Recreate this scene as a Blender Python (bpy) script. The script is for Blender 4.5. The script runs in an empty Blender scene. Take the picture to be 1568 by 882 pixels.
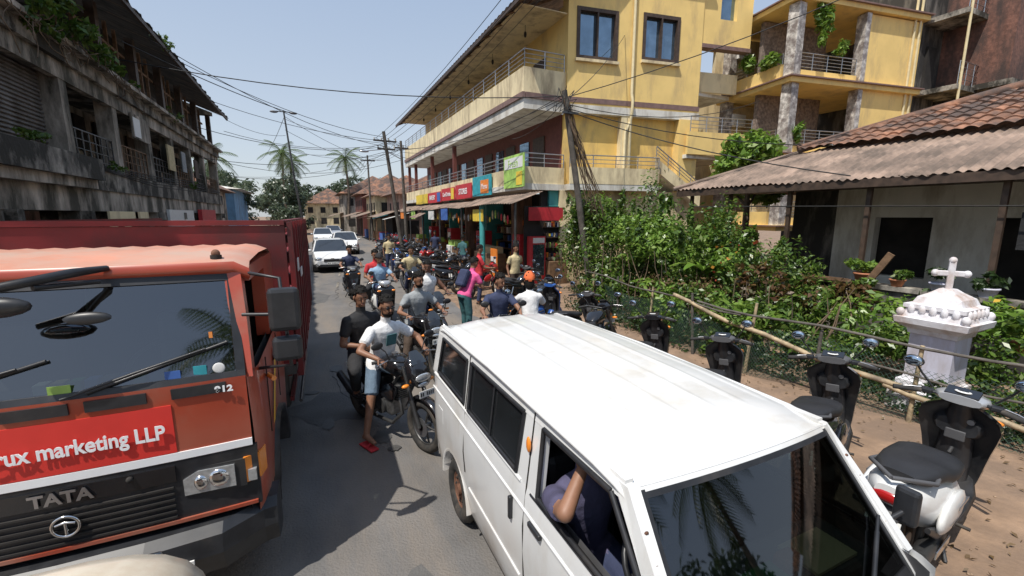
import bpy, bmesh, math, random
import numpy as np
from mathutils import Vector, Matrix
RD=random.Random(11); NR=np.random.default_rng(5)
S=bpy.context.scene
rad=math.radians
def V(*a): return Vector(a)
# ------------------------------------------------------------------ materials
MATS={}
def M(name,c,rough=.6,metal=0,var=.12,scale=6,bump=0,bs=None,dirt=None,damt=.4,dsc=(1.2,1.2,.35),coat=0,c2=None,spec=.5,dust=None,dcol=(.30,.23,.17)):
    m=bpy.data.materials.new(name); m.use_nodes=True; nt=m.node_tree; N=nt.nodes; L=nt.links
    b=N['Principled BSDF']; b.inputs['Roughness'].default_value=rough; b.inputs['Metallic'].default_value=metal
    b.inputs['Coat Weight'].default_value=coat; b.inputs['Coat Roughness'].default_value=.08
    b.inputs['Specular IOR Level'].default_value=spec
    tc=N.new('ShaderNodeTexCoord'); no=N.new('ShaderNodeTexNoise'); no.inputs['Scale'].default_value=scale; no.inputs['Detail'].default_value=6
    L.new(tc.outputs['Object'],no.inputs['Vector'])
    mx=N.new('ShaderNodeMix'); mx.data_type='RGBA'
    mr=N.new('ShaderNodeMapRange'); mr.inputs[1].default_value=.35; mr.inputs[2].default_value=.65
    L.new(no.outputs[0],mr.inputs[0]); L.new(mr.outputs[0],mx.inputs[0])
    a=[max(0,x*(1-var)) for x in c]; bb=c2 or [min(1,x*(1+var)) for x in c]
    mx.inputs[6].default_value=(*a,1); mx.inputs[7].default_value=(*bb,1)
    out=mx.outputs[2]
    if dirt:
        mp=N.new('ShaderNodeMapping'); mp.inputs['Scale'].default_value=dsc; L.new(tc.outputs['Object'],mp.inputs[0])
        n2=N.new('ShaderNodeTexNoise'); n2.inputs['Scale'].default_value=1.3; n2.inputs['Detail'].default_value=9; n2.inputs['Roughness'].default_value=.68
        L.new(mp.outputs[0],n2.inputs['Vector'])
        r2=N.new('ShaderNodeMapRange'); r2.inputs[1].default_value=.62-damt*.4; r2.inputs[2].default_value=.80-damt*.35
        L.new(n2.outputs[0],r2.inputs[0])
        m2=N.new('ShaderNodeMix'); m2.data_type='RGBA'; L.new(r2.outputs[0],m2.inputs[0]); L.new(out,m2.inputs[6]); m2.inputs[7].default_value=(*dirt,1)
        out=m2.outputs[2]
    if dust:
        sp=N.new('ShaderNodeSeparateXYZ'); L.new(tc.outputs['Object'],sp.inputs[0]); r3=N.new('ShaderNodeMapRange'); r3.inputs[1].default_value=dust[1]; r3.inputs[2].default_value=dust[0]; L.new(sp.outputs[2],r3.inputs[0])
        mu=N.new('ShaderNodeMath'); mu.operation='MULTIPLY'; L.new(r3.outputs[0],mu.inputs[0]); L.new(mr.outputs[0],mu.inputs[1])
        m4=N.new('ShaderNodeMix'); m4.data_type='RGBA'; L.new(mu.outputs[0],m4.inputs[0]); L.new(out,m4.inputs[6]); m4.inputs[7].default_value=(*dcol,1); out=m4.outputs[2]
    L.new(out,b.inputs['Base Color'])
    if bump:
        n3=N.new('ShaderNodeTexNoise'); n3.inputs['Scale'].default_value=bs or scale*4; n3.inputs['Detail'].default_value=5
        L.new(tc.outputs['Object'],n3.inputs['Vector'])
        bp=N.new('ShaderNodeBump'); bp.inputs['Strength'].default_value=bump; bp.inputs['Distance'].default_value=.02
        L.new(n3.outputs[0],bp.inputs['Height']); L.new(bp.outputs[0],b.inputs['Normal'])
    MATS[name]=m; return m
def GLASS(name,tint,fac=.2,rough=.03,gl=(1,1,1)):
    m=bpy.data.materials.new(name); m.use_nodes=True; nt=m.node_tree; N=nt.nodes; L=nt.links
    N.remove(N['Principled BSDF']); o=N['Material Output']
    t=N.new('ShaderNodeBsdfTransparent'); t.inputs[0].default_value=(*tint,1)
    g=N.new('ShaderNodeBsdfGlossy'); g.inputs[0].default_value=(*gl,1); g.inputs['Roughness'].default_value=rough
    lw=N.new('ShaderNodeLayerWeight'); lw.inputs[0].default_value=.25
    mr=N.new('ShaderNodeMapRange'); mr.inputs[3].default_value=fac; mr.inputs[4].default_value=min(1,fac+.5); L.new(lw.outputs['Fresnel'],mr.inputs[0])
    mx=N.new('ShaderNodeMixShader'); L.new(mr.outputs[0],mx.inputs[0]); L.new(t.outputs[0],mx.inputs[1]); L.new(g.outputs[0],mx.inputs[2])
    L.new(mx.outputs[0],o.inputs[0]); MATS[name]=m; return m
def LEAF(name,cols,trans=.35):
    m=bpy.data.materials.new(name); m.use_nodes=True; nt=m.node_tree; N=nt.nodes; L=nt.links
    N.remove(N['Principled BSDF']); o=N['Material Output']
    ge=N.new('ShaderNodeNewGeometry'); cr=N.new('ShaderNodeValToRGB'); L.new(ge.outputs['Random Per Island'],cr.inputs[0])
    e=cr.color_ramp.elements
    for i,c in enumerate(cols):
        p=i/(len(cols)-1)
        if i==0: el=e[0]; el.position=0
        elif i==len(cols)-1: el=e[-1]; el.position=1
        else: el=e.new(p)
        el.color=(*c,1)
    d=N.new('ShaderNodeBsdfDiffuse'); t=N.new('ShaderNodeBsdfTranslucent'); g=N.new('ShaderNodeBsdfGlossy'); g.inputs['Roughness'].default_value=.4
    L.new(cr.outputs[0],d.inputs[0]); L.new(cr.outputs[0],t.inputs[0])
    mx=N.new('ShaderNodeMixShader'); mx.inputs[0].default_value=trans; L.new(d.outputs[0],mx.inputs[1]); L.new(t.outputs[0],mx.inputs[2])
    m2=N.new('ShaderNodeMixShader'); m2.inputs[0].default_value=.05; L.new(mx.outputs[0],m2.inputs[1]); L.new(g.outputs[0],m2.inputs[2])
    L.new(m2.outputs[0],o.inputs[0]); MATS[name]=m; return m
M('asphalt',(.135,.13,.126),.85,var=.16,scale=1.6,bump=.6,bs=50,dirt=(.20,.17,.14),damt=.5,dsc=(.6,.10,1))
M('asphalt_patch',(.10,.097,.094),.85,var=.12,scale=3,bump=.5,bs=60)
M('oil_stain',(.07,.068,.066),.6,var=.2,scale=8)
M('dirt',(.28,.185,.12),.95,var=.22,scale=2.5,bump=.8,bs=14,dirt=(.19,.13,.09),damt=.6,dsc=(1,1,1))
M('sand',(.30,.21,.14),.95,var=.2,scale=3,bump=.6,bs=20)
M('yellow_plaster',(.82,.59,.22),.8,var=.05,scale=1.5,bump=.1,dirt=(.58,.42,.19),damt=.32)
M('cream_plaster',(.76,.64,.40),.8,var=.06,scale=2,bump=.1,dirt=(.38,.30,.19),damt=.42)
M('yellow_deep',(.80,.54,.16),.8,var=.06,scale=2,bump=.1,dirt=(.45,.31,.14),damt=.35)
M('white_plaster',(.68,.66,.60),.75,var=.06,scale=2,dirt=(.38,.34,.28),damt=.42)
M('maroon_wall',(.15,.045,.035),.7,var=.15)
M('maroon_stripe',(.20,.125,.11),.7,var=.15)
M('old_concrete',(.46,.42,.36),.9,var=.22,scale=2.5,bump=.6,bs=12,dirt=(.035,.032,.025),damt=.72,dsc=(1,1,.6))
M('old_wall',(.50,.44,.37),.9,var=.18,scale=1.5,bump=.5,bs=10,dirt=(.065,.06,.045),damt=.62)
M('moldy_shade_wall',(.20,.18,.16),.9,var=.3,scale=1.5,bump=.4,dirt=(.03,.028,.026),damt=.8)  # dark mouldy plaster; also carries painted porch shade on the tiled house
M('pink_wall',(.45,.28,.22),.85,var=.15,scale=2,dirt=(.12,.09,.07),damt=.45)
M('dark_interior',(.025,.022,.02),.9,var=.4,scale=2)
M('dark_wood',(.06,.038,.026),.6,var=.3,scale=8)
M('wood',(.17,.10,.055),.7,var=.3,scale=8,bump=.3)
M('pole_wood',(.10,.088,.075),.85,var=.3,scale=6,bump=.5)
M('bamboo',(.40,.31,.19),.7,var=.25,scale=8,bump=.3,dirt=(.17,.13,.09),damt=.4,dsc=(3,3,3))
M('shutter',(.20,.19,.185),.55,.3,var=.15,scale=3,dirt=(.08,.07,.06),damt=.5)
M('roof_sheet',(.30,.215,.165),.85,var=.22,scale=1.5,bump=.3,dirt=(.12,.09,.07),damt=.55,dsc=(1,1,1))
M('roof_dark',(.09,.078,.07),.85,var=.3,scale=1.5,dirt=(.03,.03,.03),damt=.5)
M('roof_tile',(.30,.145,.085),.9,var=.35,scale=4,bump=.4,bs=20,dirt=(.085,.06,.05),damt=.66,dsc=(1,1,1))
M('steel',(.45,.45,.46),.3,.9,var=.1)
M('chrome',(.7,.7,.7),.12,1,var=.03)
M('dark_steel',(.10,.10,.10),.45,.7,var=.2)
M('pipe_cream',(.66,.56,.34),.5,var=.08)
M('truck_red',(.36,.055,.025),.32,var=.10,scale=2,coat=.35,dirt=(.30,.11,.07),damt=.30,dsc=(1,1,1),dust=(.4,1.5))
M('truck_roof',(.55,.25,.17),.6,var=.12,scale=2,dirt=(.48,.32,.25),damt=.5,dsc=(1,1,1))
M('bed_red',(.19,.014,.016),.5,var=.2,scale=2,dirt=(.09,.02,.02),damt=.45,dsc=(1,1,1))
M('banner_red',(.66,.04,.03),.45,var=.04)
M('white_text',(.85,.85,.85),.5,var=.01)
M('white_paint',(.70,.705,.70),.28,var=.025,scale=1.5,coat=.5,dirt=(.62,.61,.58),damt=.25,dsc=(1.5,1.5,.6))
M('van_paint',(.69,.695,.69),.30,var=.03,scale=3,coat=.45,dirt=(.58,.56,.52),damt=.30,dsc=(1.2,2.0,.8),dust=(.25,.85),dcol=(.36,.28,.21))
M('cream_paint',(.70,.64,.52),.4,var=.05,coat=.3,dirt=(.5,.38,.26),damt=.35)
M('silver_paint',(.45,.46,.48),.3,.4,var=.05,coat=.5)
M('blue_paint',(.03,.10,.35),.3,var=.05,coat=.5)
M('black_plastic',(.020,.021,.024),.40,var=.25,scale=10,dirt=(.045,.042,.04),damt=.3,dsc=(2,2,2))
M('black_gloss',(.012,.012,.014),.15,var=.1,coat=.8)
M('grey_plastic',(.09,.09,.095),.5,var=.15)
M('rubber',(.025,.024,.023),.85,var=.3,scale=12,dirt=(.09,.075,.06),damt=.4,dsc=(3,3,3))
M('rust',(.16,.075,.045),.85,var=.35,scale=10,bump=.3)
M('seat_black',(.02,.02,.022),.55,var=.2)
M('engine_metal',(.22,.22,.22),.4,.8,var=.25,scale=20)
M('red_paint',(.40,.02,.02),.25,var=.05,coat=.6)
M('yellow_paint',(.75,.45,.03),.4,var=.05)
M('amber',(.80,.25,.03),.2,var=.05,coat=.5)
M('tail_red',(.35,.01,.01),.2,var=.05,coat=.5)
M('lamp_glass',(.60,.62,.63),.08,.6,var=.15,scale=30,coat=1)
M('plate_white',(.75,.75,.72),.5,var=.03)
M('plate_ink',(.02,.02,.02),.5)
M('skin',(.25,.125,.075),.55,var=.08,scale=20)
M('skin_dark',(.16,.075,.045),.55,var=.08,scale=20)
M('hair',(.010,.009,.008),.75,var=.3,scale=30,spec=.2)
M('eye_white',(.45,.42,.40),.4)
M('lips',(.20,.08,.06),.5)
def cloth(n,c): M(n,c,.85,var=.15,scale=9,bump=.55,bs=16)
cloth('c_white',(.72,.72,.72)); cloth('c_black',(.02,.02,.022)); cloth('c_grey',(.28,.30,.31)); cloth('c_denim',(.13,.19,.26)); cloth('c_pink',(.72,.10,.28))
cloth('c_teal',(.04,.12,.13)); cloth('c_orange',(.75,.16,.05)); cloth('c_purple',(.075,.07,.13)); cloth('c_red',(.50,.03,.04)); cloth('c_beige',(.52,.43,.25)); cloth('c_navy',(.03,.04,.09)); cloth('c_brown',(.08,.055,.04)); cloth('c_blue',(.25,.38,.52)); cloth('c_green',(.05,.22,.10))
M('terracotta',(.38,.15,.075),.8,var=.15)
M('shrine_white',(.66,.65,.68),.75,var=.06,scale=3,bump=.3,dirt=(.42,.32,.27),damt=.42,dsc=(2.5,2.5,2))
M('shrine_lilac',(.56,.56,.67),.75,var=.06,scale=3,dirt=(.38,.33,.32),damt=.3)
M('marble',(.60,.57,.53),.4,var=.35,scale=7,dirt=(.20,.17,.16),damt=.6,dsc=(3,3,3))
M('stone_rough',(.22,.17,.14),.9,var=.4,scale=9,bump=.6)
M('teal_paint',(.07,.36,.36),.5,var=.1,scale=3)
M('sign_red',(.50,.03,.04),.5,var=.1); M('sign_teal',(.03,.30,.36),.5,var=.2); M('sign_green',(.35,.55,.12),.5,var=.25,scale=4); M('sign_orange',(.75,.22,.03),.5,var=.1); M('sign_white',(.7,.7,.68),.5,var=.05); M('sign_blue',(.05,.13,.4),.5,var=.1); M('sign_yellow',(.75,.55,.06),.5,var=.1)
M('goods_mix',(.25,.16,.09),.6,var=.3,scale=6,c2=(.10,.07,.05))
M('blue_wall',(.16,.32,.50),.8,var=.1,scale=2,dirt=(.1,.15,.2),damt=.4)
M('wire',(.02,.02,.02),.7); M('net_green',(.05,.10,.07),.8,var=.2)
M('mirror_sky',(.5,.6,.7),.03,1,var=.02)
M('bldg_glass',(.20,.28,.36),.05,.85,var=.15,scale=2)
M('tint_glass',(.018,.02,.022),.06,0,var=.2,scale=2,coat=1,spec=.8)
M('trunk',(.12,.09,.065),.9,var=.3,scale=5,bump=.6)
M('dry_vine',(.16,.11,.07),.9,var=.3)
GLASS('windshield',(.24,.29,.28),.15); GLASS('side_glass',(.22,.25,.25),.08); GLASS('van_windshield',(.12,.15,.145),.10)
LEAF('leaf_bush',[(.035,.075,.012),(.08,.16,.02),(.12,.21,.03),(.05,.10,.018),(.17,.23,.04),(.09,.15,.025)])
LEAF('leaf_dark',[(.015,.035,.010),(.03,.06,.015),(.05,.09,.02),(.025,.05,.012)])
LEAF('leaf_bright',[(.10,.20,.025),(.16,.28,.035),(.23,.33,.06),(.11,.21,.03)])
LEAF('leaf_red',[(.10,.045,.02),(.16,.09,.03),(.07,.09,.02),(.13,.06,.03)])
LEAF('leaf_far',[(.06,.09,.055),(.085,.115,.07),(.11,.14,.08),(.075,.10,.065)])
LEAF('leaf_palm',[(.06,.10,.03),(.09,.14,.04),(.12,.16,.05)])
LEAF('leaf_dry',[(.20,.13,.06),(.14,.09,.045),(.26,.18,.09)])
LEAF('flower',[(.65,.40,.03),(.55,.05,.05),(.7,.5,.05)])
# ------------------------------------------------------------------ mesh builder
class MB:
    def __init__(s,T=None): s.v=[];s.f=[];s.mi=[];s.sm=[];s.mats=[];s.T=T or Matrix()
    def m(s,n):
        if n not in s.mats: s.mats.append(n)
        return s.mats.index(n)
    def add(s,vs,fs,mat,smooth=False):
        o=len(s.v); T=s.T
        s.v+= [tuple(T@Vector(v)) for v in vs]; s.f+=[tuple(i+o for i in f) for f in fs]
        if isinstance(mat,list): s.mi+=[s.m(x) for x in mat]
        else: s.mi+=[s.m(mat)]*len(fs)
        s.sm+=[smooth]*len(fs)
    def box(s,c,d,mat,rot=None,bev=0,smooth=False):
        bm=bmesh.new(); bmesh.ops.create_cube(bm,size=1)
        bmesh.ops.scale(bm,vec=d,verts=bm.verts)
        if bev: bmesh.ops.bevel(bm,geom=bm.edges[:],offset=bev,segments=2,affect='EDGES',profile=.5)
        mt=Matrix.Translation(c)
        if rot is not None:
            if isinstance(rot,(int,float)): rot=Matrix.Rotation(rot,4,'Z')
            mt=mt@rot
        bm.verts.index_update(); vs=[mt@v.co for v in bm.verts]; fs=[[v.index for v in f.verts] for f in bm.faces]; bm.free()
        s.add(vs,fs,mat,smooth)
    def bb(s,x0,x1,y0,y1,z0,z1,mat,bev=0): s.box(((x0+x1)/2,(y0+y1)/2,(z0+z1)/2),(abs(x1-x0),abs(y1-y0),abs(z1-z0)),mat,bev=bev)
    def loft(s,rings,mat,cap=True,smooth=True,closed=True):
        n=len(rings[0]); vs=[v for r in rings for v in r]; fs=[]
        for i in range(len(rings)-1):
            for j in range(n if closed else n-1):
                k=(j+1)%n; fs.append((i*n+j,i*n+k,(i+1)*n+k,(i+1)*n+j))
        s.add(vs,fs,mat,smooth)
        if cap and closed: s.add(list(rings[0])+list(rings[-1]),[tuple(range(n))[::-1],tuple(range(n,2*n))],mat)
    def fr(s,d):
        d=Vector(d).normalized(); a=Vector((0,0,1)) if abs(d.z)<.9 else Vector((1,0,0)); u=a.cross(d).normalized(); return d,u,d.cross(u)
    def cyl(s,p0,p1,r0,mat,r1=None,n=10,cap=True,smooth=True):
        p0=Vector(p0);p1=Vector(p1); r1=r0 if r1 is None else r1; d,u,w=s.fr(p1-p0)
        s.loft([[p+(u*math.cos(t*2*math.pi/n)+w*math.sin(t*2*math.pi/n))*r for t in range(n)] for p,r in ((p0,r0),(p1,r1))],mat,cap,smooth)
    def tube(s,pts,r,mat,n=6,cap=True):
        pts=[Vector(p) for p in pts]; rs=r if isinstance(r,(list,tuple)) else [r]*len(pts); R=[]; pu=None
        for i,p in enumerate(pts):
            t=(pts[min(i+1,len(pts)-1)]-pts[max(i-1,0)]); d,u,w=s.fr(t)
            if pu is not None:
                u=(pu-d*pu.dot(d)); u=u.normalized() if u.length>1e-4 else w; w=d.cross(u)
            pu=u
            R.append([p+(u*math.cos(k*2*math.pi/n)+w*math.sin(k*2*math.pi/n))*rs[i] for k in range(n)])
        s.loft(R,mat,cap)
    def ell(s,c,r,mat,rot=None,n=12,m=8,flt=None):
        if isinstance(r,(int,float)): r=(r,r,r)
        mt=Matrix.Translation(c)@(rot.to_4x4() if rot else Matrix())
        vs=[];fs=[]
        for i in range(m+1):
            a=math.pi*i/m
            for j in range(n):
                b=2*math.pi*j/n; vs.append(Vector((math.sin(a)*math.cos(b),math.sin(a)*math.sin(b),math.cos(a))))
        for i in range(m):
            for j in range(n):
                k=(j+1)%n; q=(i*n+j,(i+1)*n+j,(i+1)*n+k,i*n+k)
                if flt:
                    cc=sum((vs[x] for x in q),Vector())/4
                    if not flt(cc): continue
                fs.append(q)
        s.add([mt@Vector((v.x*r[0],v.y*r[1],v.z*r[2])) for v in vs],fs,mat,True)
    def torus(s,c,ax,R_,r,mat,n=24,m=8,sq=1):
        c=Vector(c); d,u,w=s.fr(ax); rings=[]
        for i in range(n):
            a=2*math.pi*i/n; e=u*math.cos(a)+w*math.sin(a)
            rings.append([c+e*(R_+r*math.cos(2*math.pi*j/m))+d*(r*sq*math.sin(2*math.pi*j/m)) for j in range(m)])
        rings.append(rings[0]); s.loft(rings,mat,cap=False)
    def quad(s,a,b,c,d,mat): s.add([a,b,c,d],[(0,1,2,3)],mat)
    def done(s,name,parent=None,mat4=None):
        me=bpy.data.meshes.new(name); me.from_pydata(s.v,[],s.f)
        for n in s.mats: me.materials.append(MATS[n])
        me.polygons.foreach_set('material_index',s.mi); me.polygons.foreach_set('use_smooth',s.sm)
        bm=bmesh.new(); bm.from_mesh(me); bmesh.ops.recalc_face_normals(bm,faces=bm.faces[:]); bm.to_mesh(me); bm.free()
        me.update(); o=bpy.data.objects.new(name,me); S.collection.objects.link(o)
        if parent: o.parent=parent
        if mat4 is not None: o.matrix_world=mat4
        return o
def EMP(name,loc=(0,0,0),rz=0):
    e=bpy.data.objects.new(name,None); S.collection.objects.link(e); e.location=loc; e.rotation_euler=(0,0,rz); return e
def inst(o,name,loc,rz,rx=0,ry=0,sc=1):
    n=bpy.data.objects.new(name,o.data); S.collection.objects.link(n); n.matrix_world=Matrix.Translation(loc)@Matrix.Rotation(rz,4,'Z')@Matrix.Rotation(ry,4,'Y')@Matrix.Rotation(rx,4,'X')@Matrix.Scale(sc,4); return n
def TXT(body,name,size,loc,rot,mat,parent,al='CENTER',sx=1,bold=0):
    c=bpy.data.curves.new(name,'FONT'); c.body=body; c.size=size; c.align_x=al; c.offset=bold; c.extrude=.002
    o=bpy.data.objects.new(name,c); S.collection.objects.link(o); dg=bpy.context.evaluated_depsgraph_get()
    me=bpy.data.meshes.new_from_object(o.evaluated_get(dg)); bpy.data.objects.remove(o)
    me.materials.clear(); me.materials.append(MATS[mat]); o=bpy.data.objects.new(name,me); S.collection.objects.link(o)
    o.parent=parent; o.location=loc; o.rotation_euler=rot; o.scale=(sx,1,1); return o
def wall(mb,p0,p1,z0,z1,th,mat,ops=()):
    p0=Vector((*p0,0));p1=Vector((*p1,0)); L=(p1-p0).length; a=math.atan2(p1.y-p0.y,p1.x-p0.x); d=(p1-p0)/L
    ss=sorted({0,L,*[o[0] for o in ops],*[o[1] for o in ops]}); 
    for i in range(len(ss)-1):
        s0,s1=ss[i],ss[i+1]; sm=(s0+s1)/2; segs=[(z0,z1)]
        for o in ops:
            if o[0]<=sm<=o[1]:
                ns=[]
                for a0,a1 in segs:
                    if o[2]>a0: ns.append((a0,min(a1,o[2])))
                    if o[3]<a1: ns.append((max(a0,o[3]),a1))
                segs=[q for q in ns if q[1]-q[0]>.001]
        for a0,a1 in segs:
            c=p0+d*sm; mb.box((c.x,c.y,(a0+a1)/2),(s1-s0,th,a1-a0),mat,rot=a)
def railing(mb,p0,p1,z0,h,mat='steel',bars=3,post=1.2,r=.02):
    p0=Vector(p0);p1=Vector(p1); L=(p1-p0).length; n=max(1,round(L/post))
    for i in range(n+1):
        q=p0.lerp(p1,i/n); mb.cyl((q.x,q.y,q.z+z0),(q.x,q.y,q.z+z0+h),r,mat,n=6)
    for k in range(bars):
        z=z0+h*(k+1)/bars; mb.cyl((p0.x,p0.y,p0.z+z),(p1.x,p1.y,p1.z+z),r*(1.2 if k==bars-1 else .7),mat,n=6)
# ------------------------------------------------------------------ leaves
def leafmesh(name,C,Nn,size,mat,parent=None,asp=.45):
    n=len(C); t=NR.normal(size=(n,3)); Nn=Nn/np.linalg.norm(Nn,axis=1,keepdims=True)
    u=np.cross(Nn,t); u/=np.linalg.norm(u,axis=1,keepdims=True)+1e-9; w=np.cross(Nn,u)
    s=size*(.6+.8*NR.random((n,1)))
    v=np.empty((n,4,3)); v[:,0]=C-u*s*.5; v[:,1]=C+w*s*asp*.5+Nn*s*.06; v[:,2]=C+u*s*.5-Nn*s*.1; v[:,3]=C-w*s*asp*.5+Nn*s*.06
    me=bpy.data.meshes.new(name); me.vertices.add(n*4); me.vertices.foreach_set('co',v.ravel().astype(np.float32))
    me.loops.add(n*4); me.loops.foreach_set('vertex_index',np.arange(n*4,dtype=np.int32)); me.polygons.add(n)
    me.polygons.foreach_set('loop_start',np.arange(0,n*4,4,dtype=np.int32)); me.polygons.foreach_set('loop_total',np.full(n,4,dtype=np.int32))
    me.update(calc_edges=True); me.materials.append(MATS[mat]); o=bpy.data.objects.new(name,me); S.collection.objects.link(o)
    if parent: o.parent=parent
    return o
def cloud(name,blobs,n,size,mat,parent=None,asp=.45,sub=6):
    B=[]
    for b in blobs:
        for k in range(sub):
            d=NR.normal(size=3); d/=np.linalg.norm(d); q=.35+.62*NR.random()
            c=np.array(b[:3])+d*np.array(b[3:])*q; f=.20+.32*NR.random(); B.append((*c,*(np.array(b[3:])*f)))
    B=np.array(B); w=(B[:,3]*B[:,4]*B[:,5])**(2/3); idx=NR.choice(len(B),n,p=w/w.sum())
    d=NR.normal(size=(n,3)); d/=np.linalg.norm(d,axis=1,keepdims=True); r=NR.random((n,1))**.4*(.8+.5*NR.random((n,1)))
    C=B[idx,:3]+d*r*B[idx,3:]; C[:,2]=np.maximum(C[:,2],.03)
    Nn=d*.6+NR.normal(size=(n,3))*.6+np.array([0,0,.5]); return leafmesh(name,C,Nn,size,mat,parent,asp)
# ------------------------------------------------------------------ people
def ik(a,t,l1,l2,pole):
    a=Vector(a);t=Vector(t); d=t-a; L=d.length
    if L>(l1+l2)*.995: t=a+d*((l1+l2)*.995/L); d=t-a; L=d.length
    x=(l1*l1-l2*l2+L*L)/(2*L); h=math.sqrt(max(0,l1*l1-x*x)); dn=d/L; p=Vector(pole); p=(p-dn*p.dot(dn)).normalized()
    return a+dn*x+p*h,t
def hand(mb,wr,d,nrm,mat,side,curl=.9,s=1):
    d=Vector(d).normalized(); n=Vector(nrm); n=(n-d*n.dot(d)).normalized(); w=d.cross(n)*side
    rot=Matrix((w,d,n)).transposed()
    mb.ell(wr+d*.045*s,(.040*s,.056*s,.017*s),mat,rot,8,6)
    for i,(o,l) in enumerate(((-.030,.030),(-.010,.034),(.010,.032),(.029,.025))):
        b=wr+(d*.085+w*o)*s; c=curl*(.5+.1*i); e1=(d*math.cos(c)+n*math.sin(c)); p1=b+e1*l*1.25*s; c2=c+curl*.9; e2=(d*math.cos(c2)+n*math.sin(c2)); p2=p1+e2*l*.9*s
        mb.tube([b-d*.015*s,b,p1,p2],[.0095*s,.0095*s,.0085*s,.0065*s],mat,6)
    b=wr+(d*.025-w*.030)*s; e=(d*.6-w*.6+n*.5).normalized(); p1=b+e*.038*s; p2=p1+(d*.7+n*.5-w*.1).normalized()*.028*s
    mb.tube([b,p1,p2],[.013*s,.010*s,.008*s],mat,6)
def human(name,T,P,C,LA,RA,LF,RF,gaze=(0,1,-.1),lat=(1,0,0),shirt='c_white',pants='c_denim',slv=.6,pl=.85,skin='skin',hair='hair',shoe='black_plastic',beard=False,
          kp=(0,1,.6),ep=((-.6,-.6,-.5),(.6,-.6,-.5)),vox=.016,cap=None,longhair=False,tanktop=False,hold=True,female=False,glasses=False,toe=(0,1,0),pack=False):
    P=Vector(P);C=Vector(C);lat=Vector(lat).normalized(); up=(C-P).normalized(); fore=up.cross(lat).normalized()
    if female: shw=.17
    else: shw=.20
    g=Vector(gaze).normalized(); toe=Vector(toe).normalized()
    neck=C+up*.06; Hc=C+up*.10+Vector((0,0,.165))+g*.035
    SL=C-lat*shw*.93-up*.025; SR=C+lat*shw*.93-up*.025; HL=P-lat*.095; HR=P+lat*.095
    eL,wL=ik(SL,LA,.29,.255,ep[0]); eR,wR=ik(SR,RA,.29,.255,ep[1])
    kL,aL=ik(HL,LF,.43,.42,kp); kR,aR=ik(HR,RF,.43,.42,kp)
    mb=MB()
    def ringc(c,a,b,la,fo,n=14): return [c+la*(a*math.cos(2*math.pi*i/n))+fo*(b*math.sin(2*math.pi*i/n)) for i in range(n)]
    k=.92 if female else 1
    prof=[(-.10,.14,.10),(-.04,.172,.122),(.03,.172,.124),(.16,.158*k,.120),(.28,.162*k,.120),(.38,.185*k,.122),(.46,.200*k,.108),(.505,.165*k,.085),(.54,.09,.065)]
    L=(C-P).length; sc=L/.47
    rings=[ringc(P+up*(z*sc if z>0 else z)+fore*(.012*math.sin(z*6)),a,b,lat,fore) for z,a,b in prof]
    mb.loft(rings,'skin')
    segs=[]
    def cap_(a,b,ra,rb,lab):
        mb.cyl(a,b,ra,'skin',rb,12); mb.ell(a,ra*.99,'skin'); mb.ell(b,rb*.99,'skin'); segs.append((a,b,ra,rb,lab))
    segs.append((P+up*.06,C,.15,.16,'torso')); segs.append((HL,HR,.13,.13,'hips'))
    cap_(neck-up*.06,Hc-Vector((0,0,.04))-g*.02,.060,.056,'neck')
    for Sx,e,w,lb in ((SL,eL,wL,'L'),(SR,eR,wR,'R')):
        cap_(Sx,e,.056,.041,'ua'+lb); cap_(e,w,.041,.027,'fa'+lb)
        if not tanktop:
            q=Sx.lerp(e,min(slv,.98)); mb.cyl(Sx,q,.066,'skin',.064,12); mb.ell(Sx,.067,'skin')
            if slv>1: mb.cyl(e,e.lerp(w,min(1,slv-1)),.052,'skin',.042,12); mb.ell(e,.056,'skin')
    for h,kk,a,lb in ((HL,kL,aL,'L'),(HR,kR,aR,'R')):
        cap_(h,kk,.088,.056,'th'+lb); cap_(kk,a,.055,.036,'sh'+lb)
        q=h.lerp(kk,min(pl,.99)); mb.cyl(h,q,.100,'skin',.082,12); mb.ell(h,.1,'skin')
        if pl>1: mb.cyl(kk,kk.lerp(a,min(1,pl-1)),.073,'skin',.060,12); mb.ell(kk,.076,'skin')
        tt=(toe-Vector((0,0,toe.z))).normalized()
        mb.cyl(a+Vector((0,0,-.02))-tt*.03,a+tt*.16+Vector((0,0,-.045)),.040,'skin',.026,10); mb.ell(a+tt*.16+Vector((0,0,-.045)),(.03,.03,.02),'skin'); mb.ell(a-tt*.035+Vector((0,0,-.035)),.035,'skin')
        segs.append((a-tt*.03+Vector((0,0,-.03)),a+tt*.17+Vector((0,0,-.045)),.035,.025,'ft'+lb))
    r_=g.cross(Vector((0,0,1))).normalized(); u_=r_.cross(g).normalized(); HR3=Matrix((r_,g,u_)).transposed()
    mb.ell(Hc+u_*.02-g*.008,(.076,.094,.100),'skin',HR3,16,12); mb.ell(Hc-u_*.045+g*.018,(.056,.068,.070),'skin',HR3,14,10); segs.append((Hc-u_*.05,Hc+u_*.04,.07,.085,'head'))
    t=mb.done('tmp_body'); md=t.modifiers.new('r','REMESH'); md.mode='VOXEL'; md.voxel_size=vox; m2=t.modifiers.new('s','SMOOTH'); m2.iterations=3; m2.factor=.5
    dg=bpy.context.evaluated_depsgraph_get(); me=bpy.data.meshes.new_from_object(t.evaluated_get(dg)); bpy.data.objects.remove(t)
    nv=len(me.vertices); co=np.empty(nv*3,np.float32); me.vertices.foreach_get('co',co); co=co.reshape(-1,3)
    fs=[tuple(p.vertices) for p in me.polygons]; fc=np.array([co[list(f)].mean(0) for f in fs]); bpy.data.meshes.remove(me)
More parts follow.
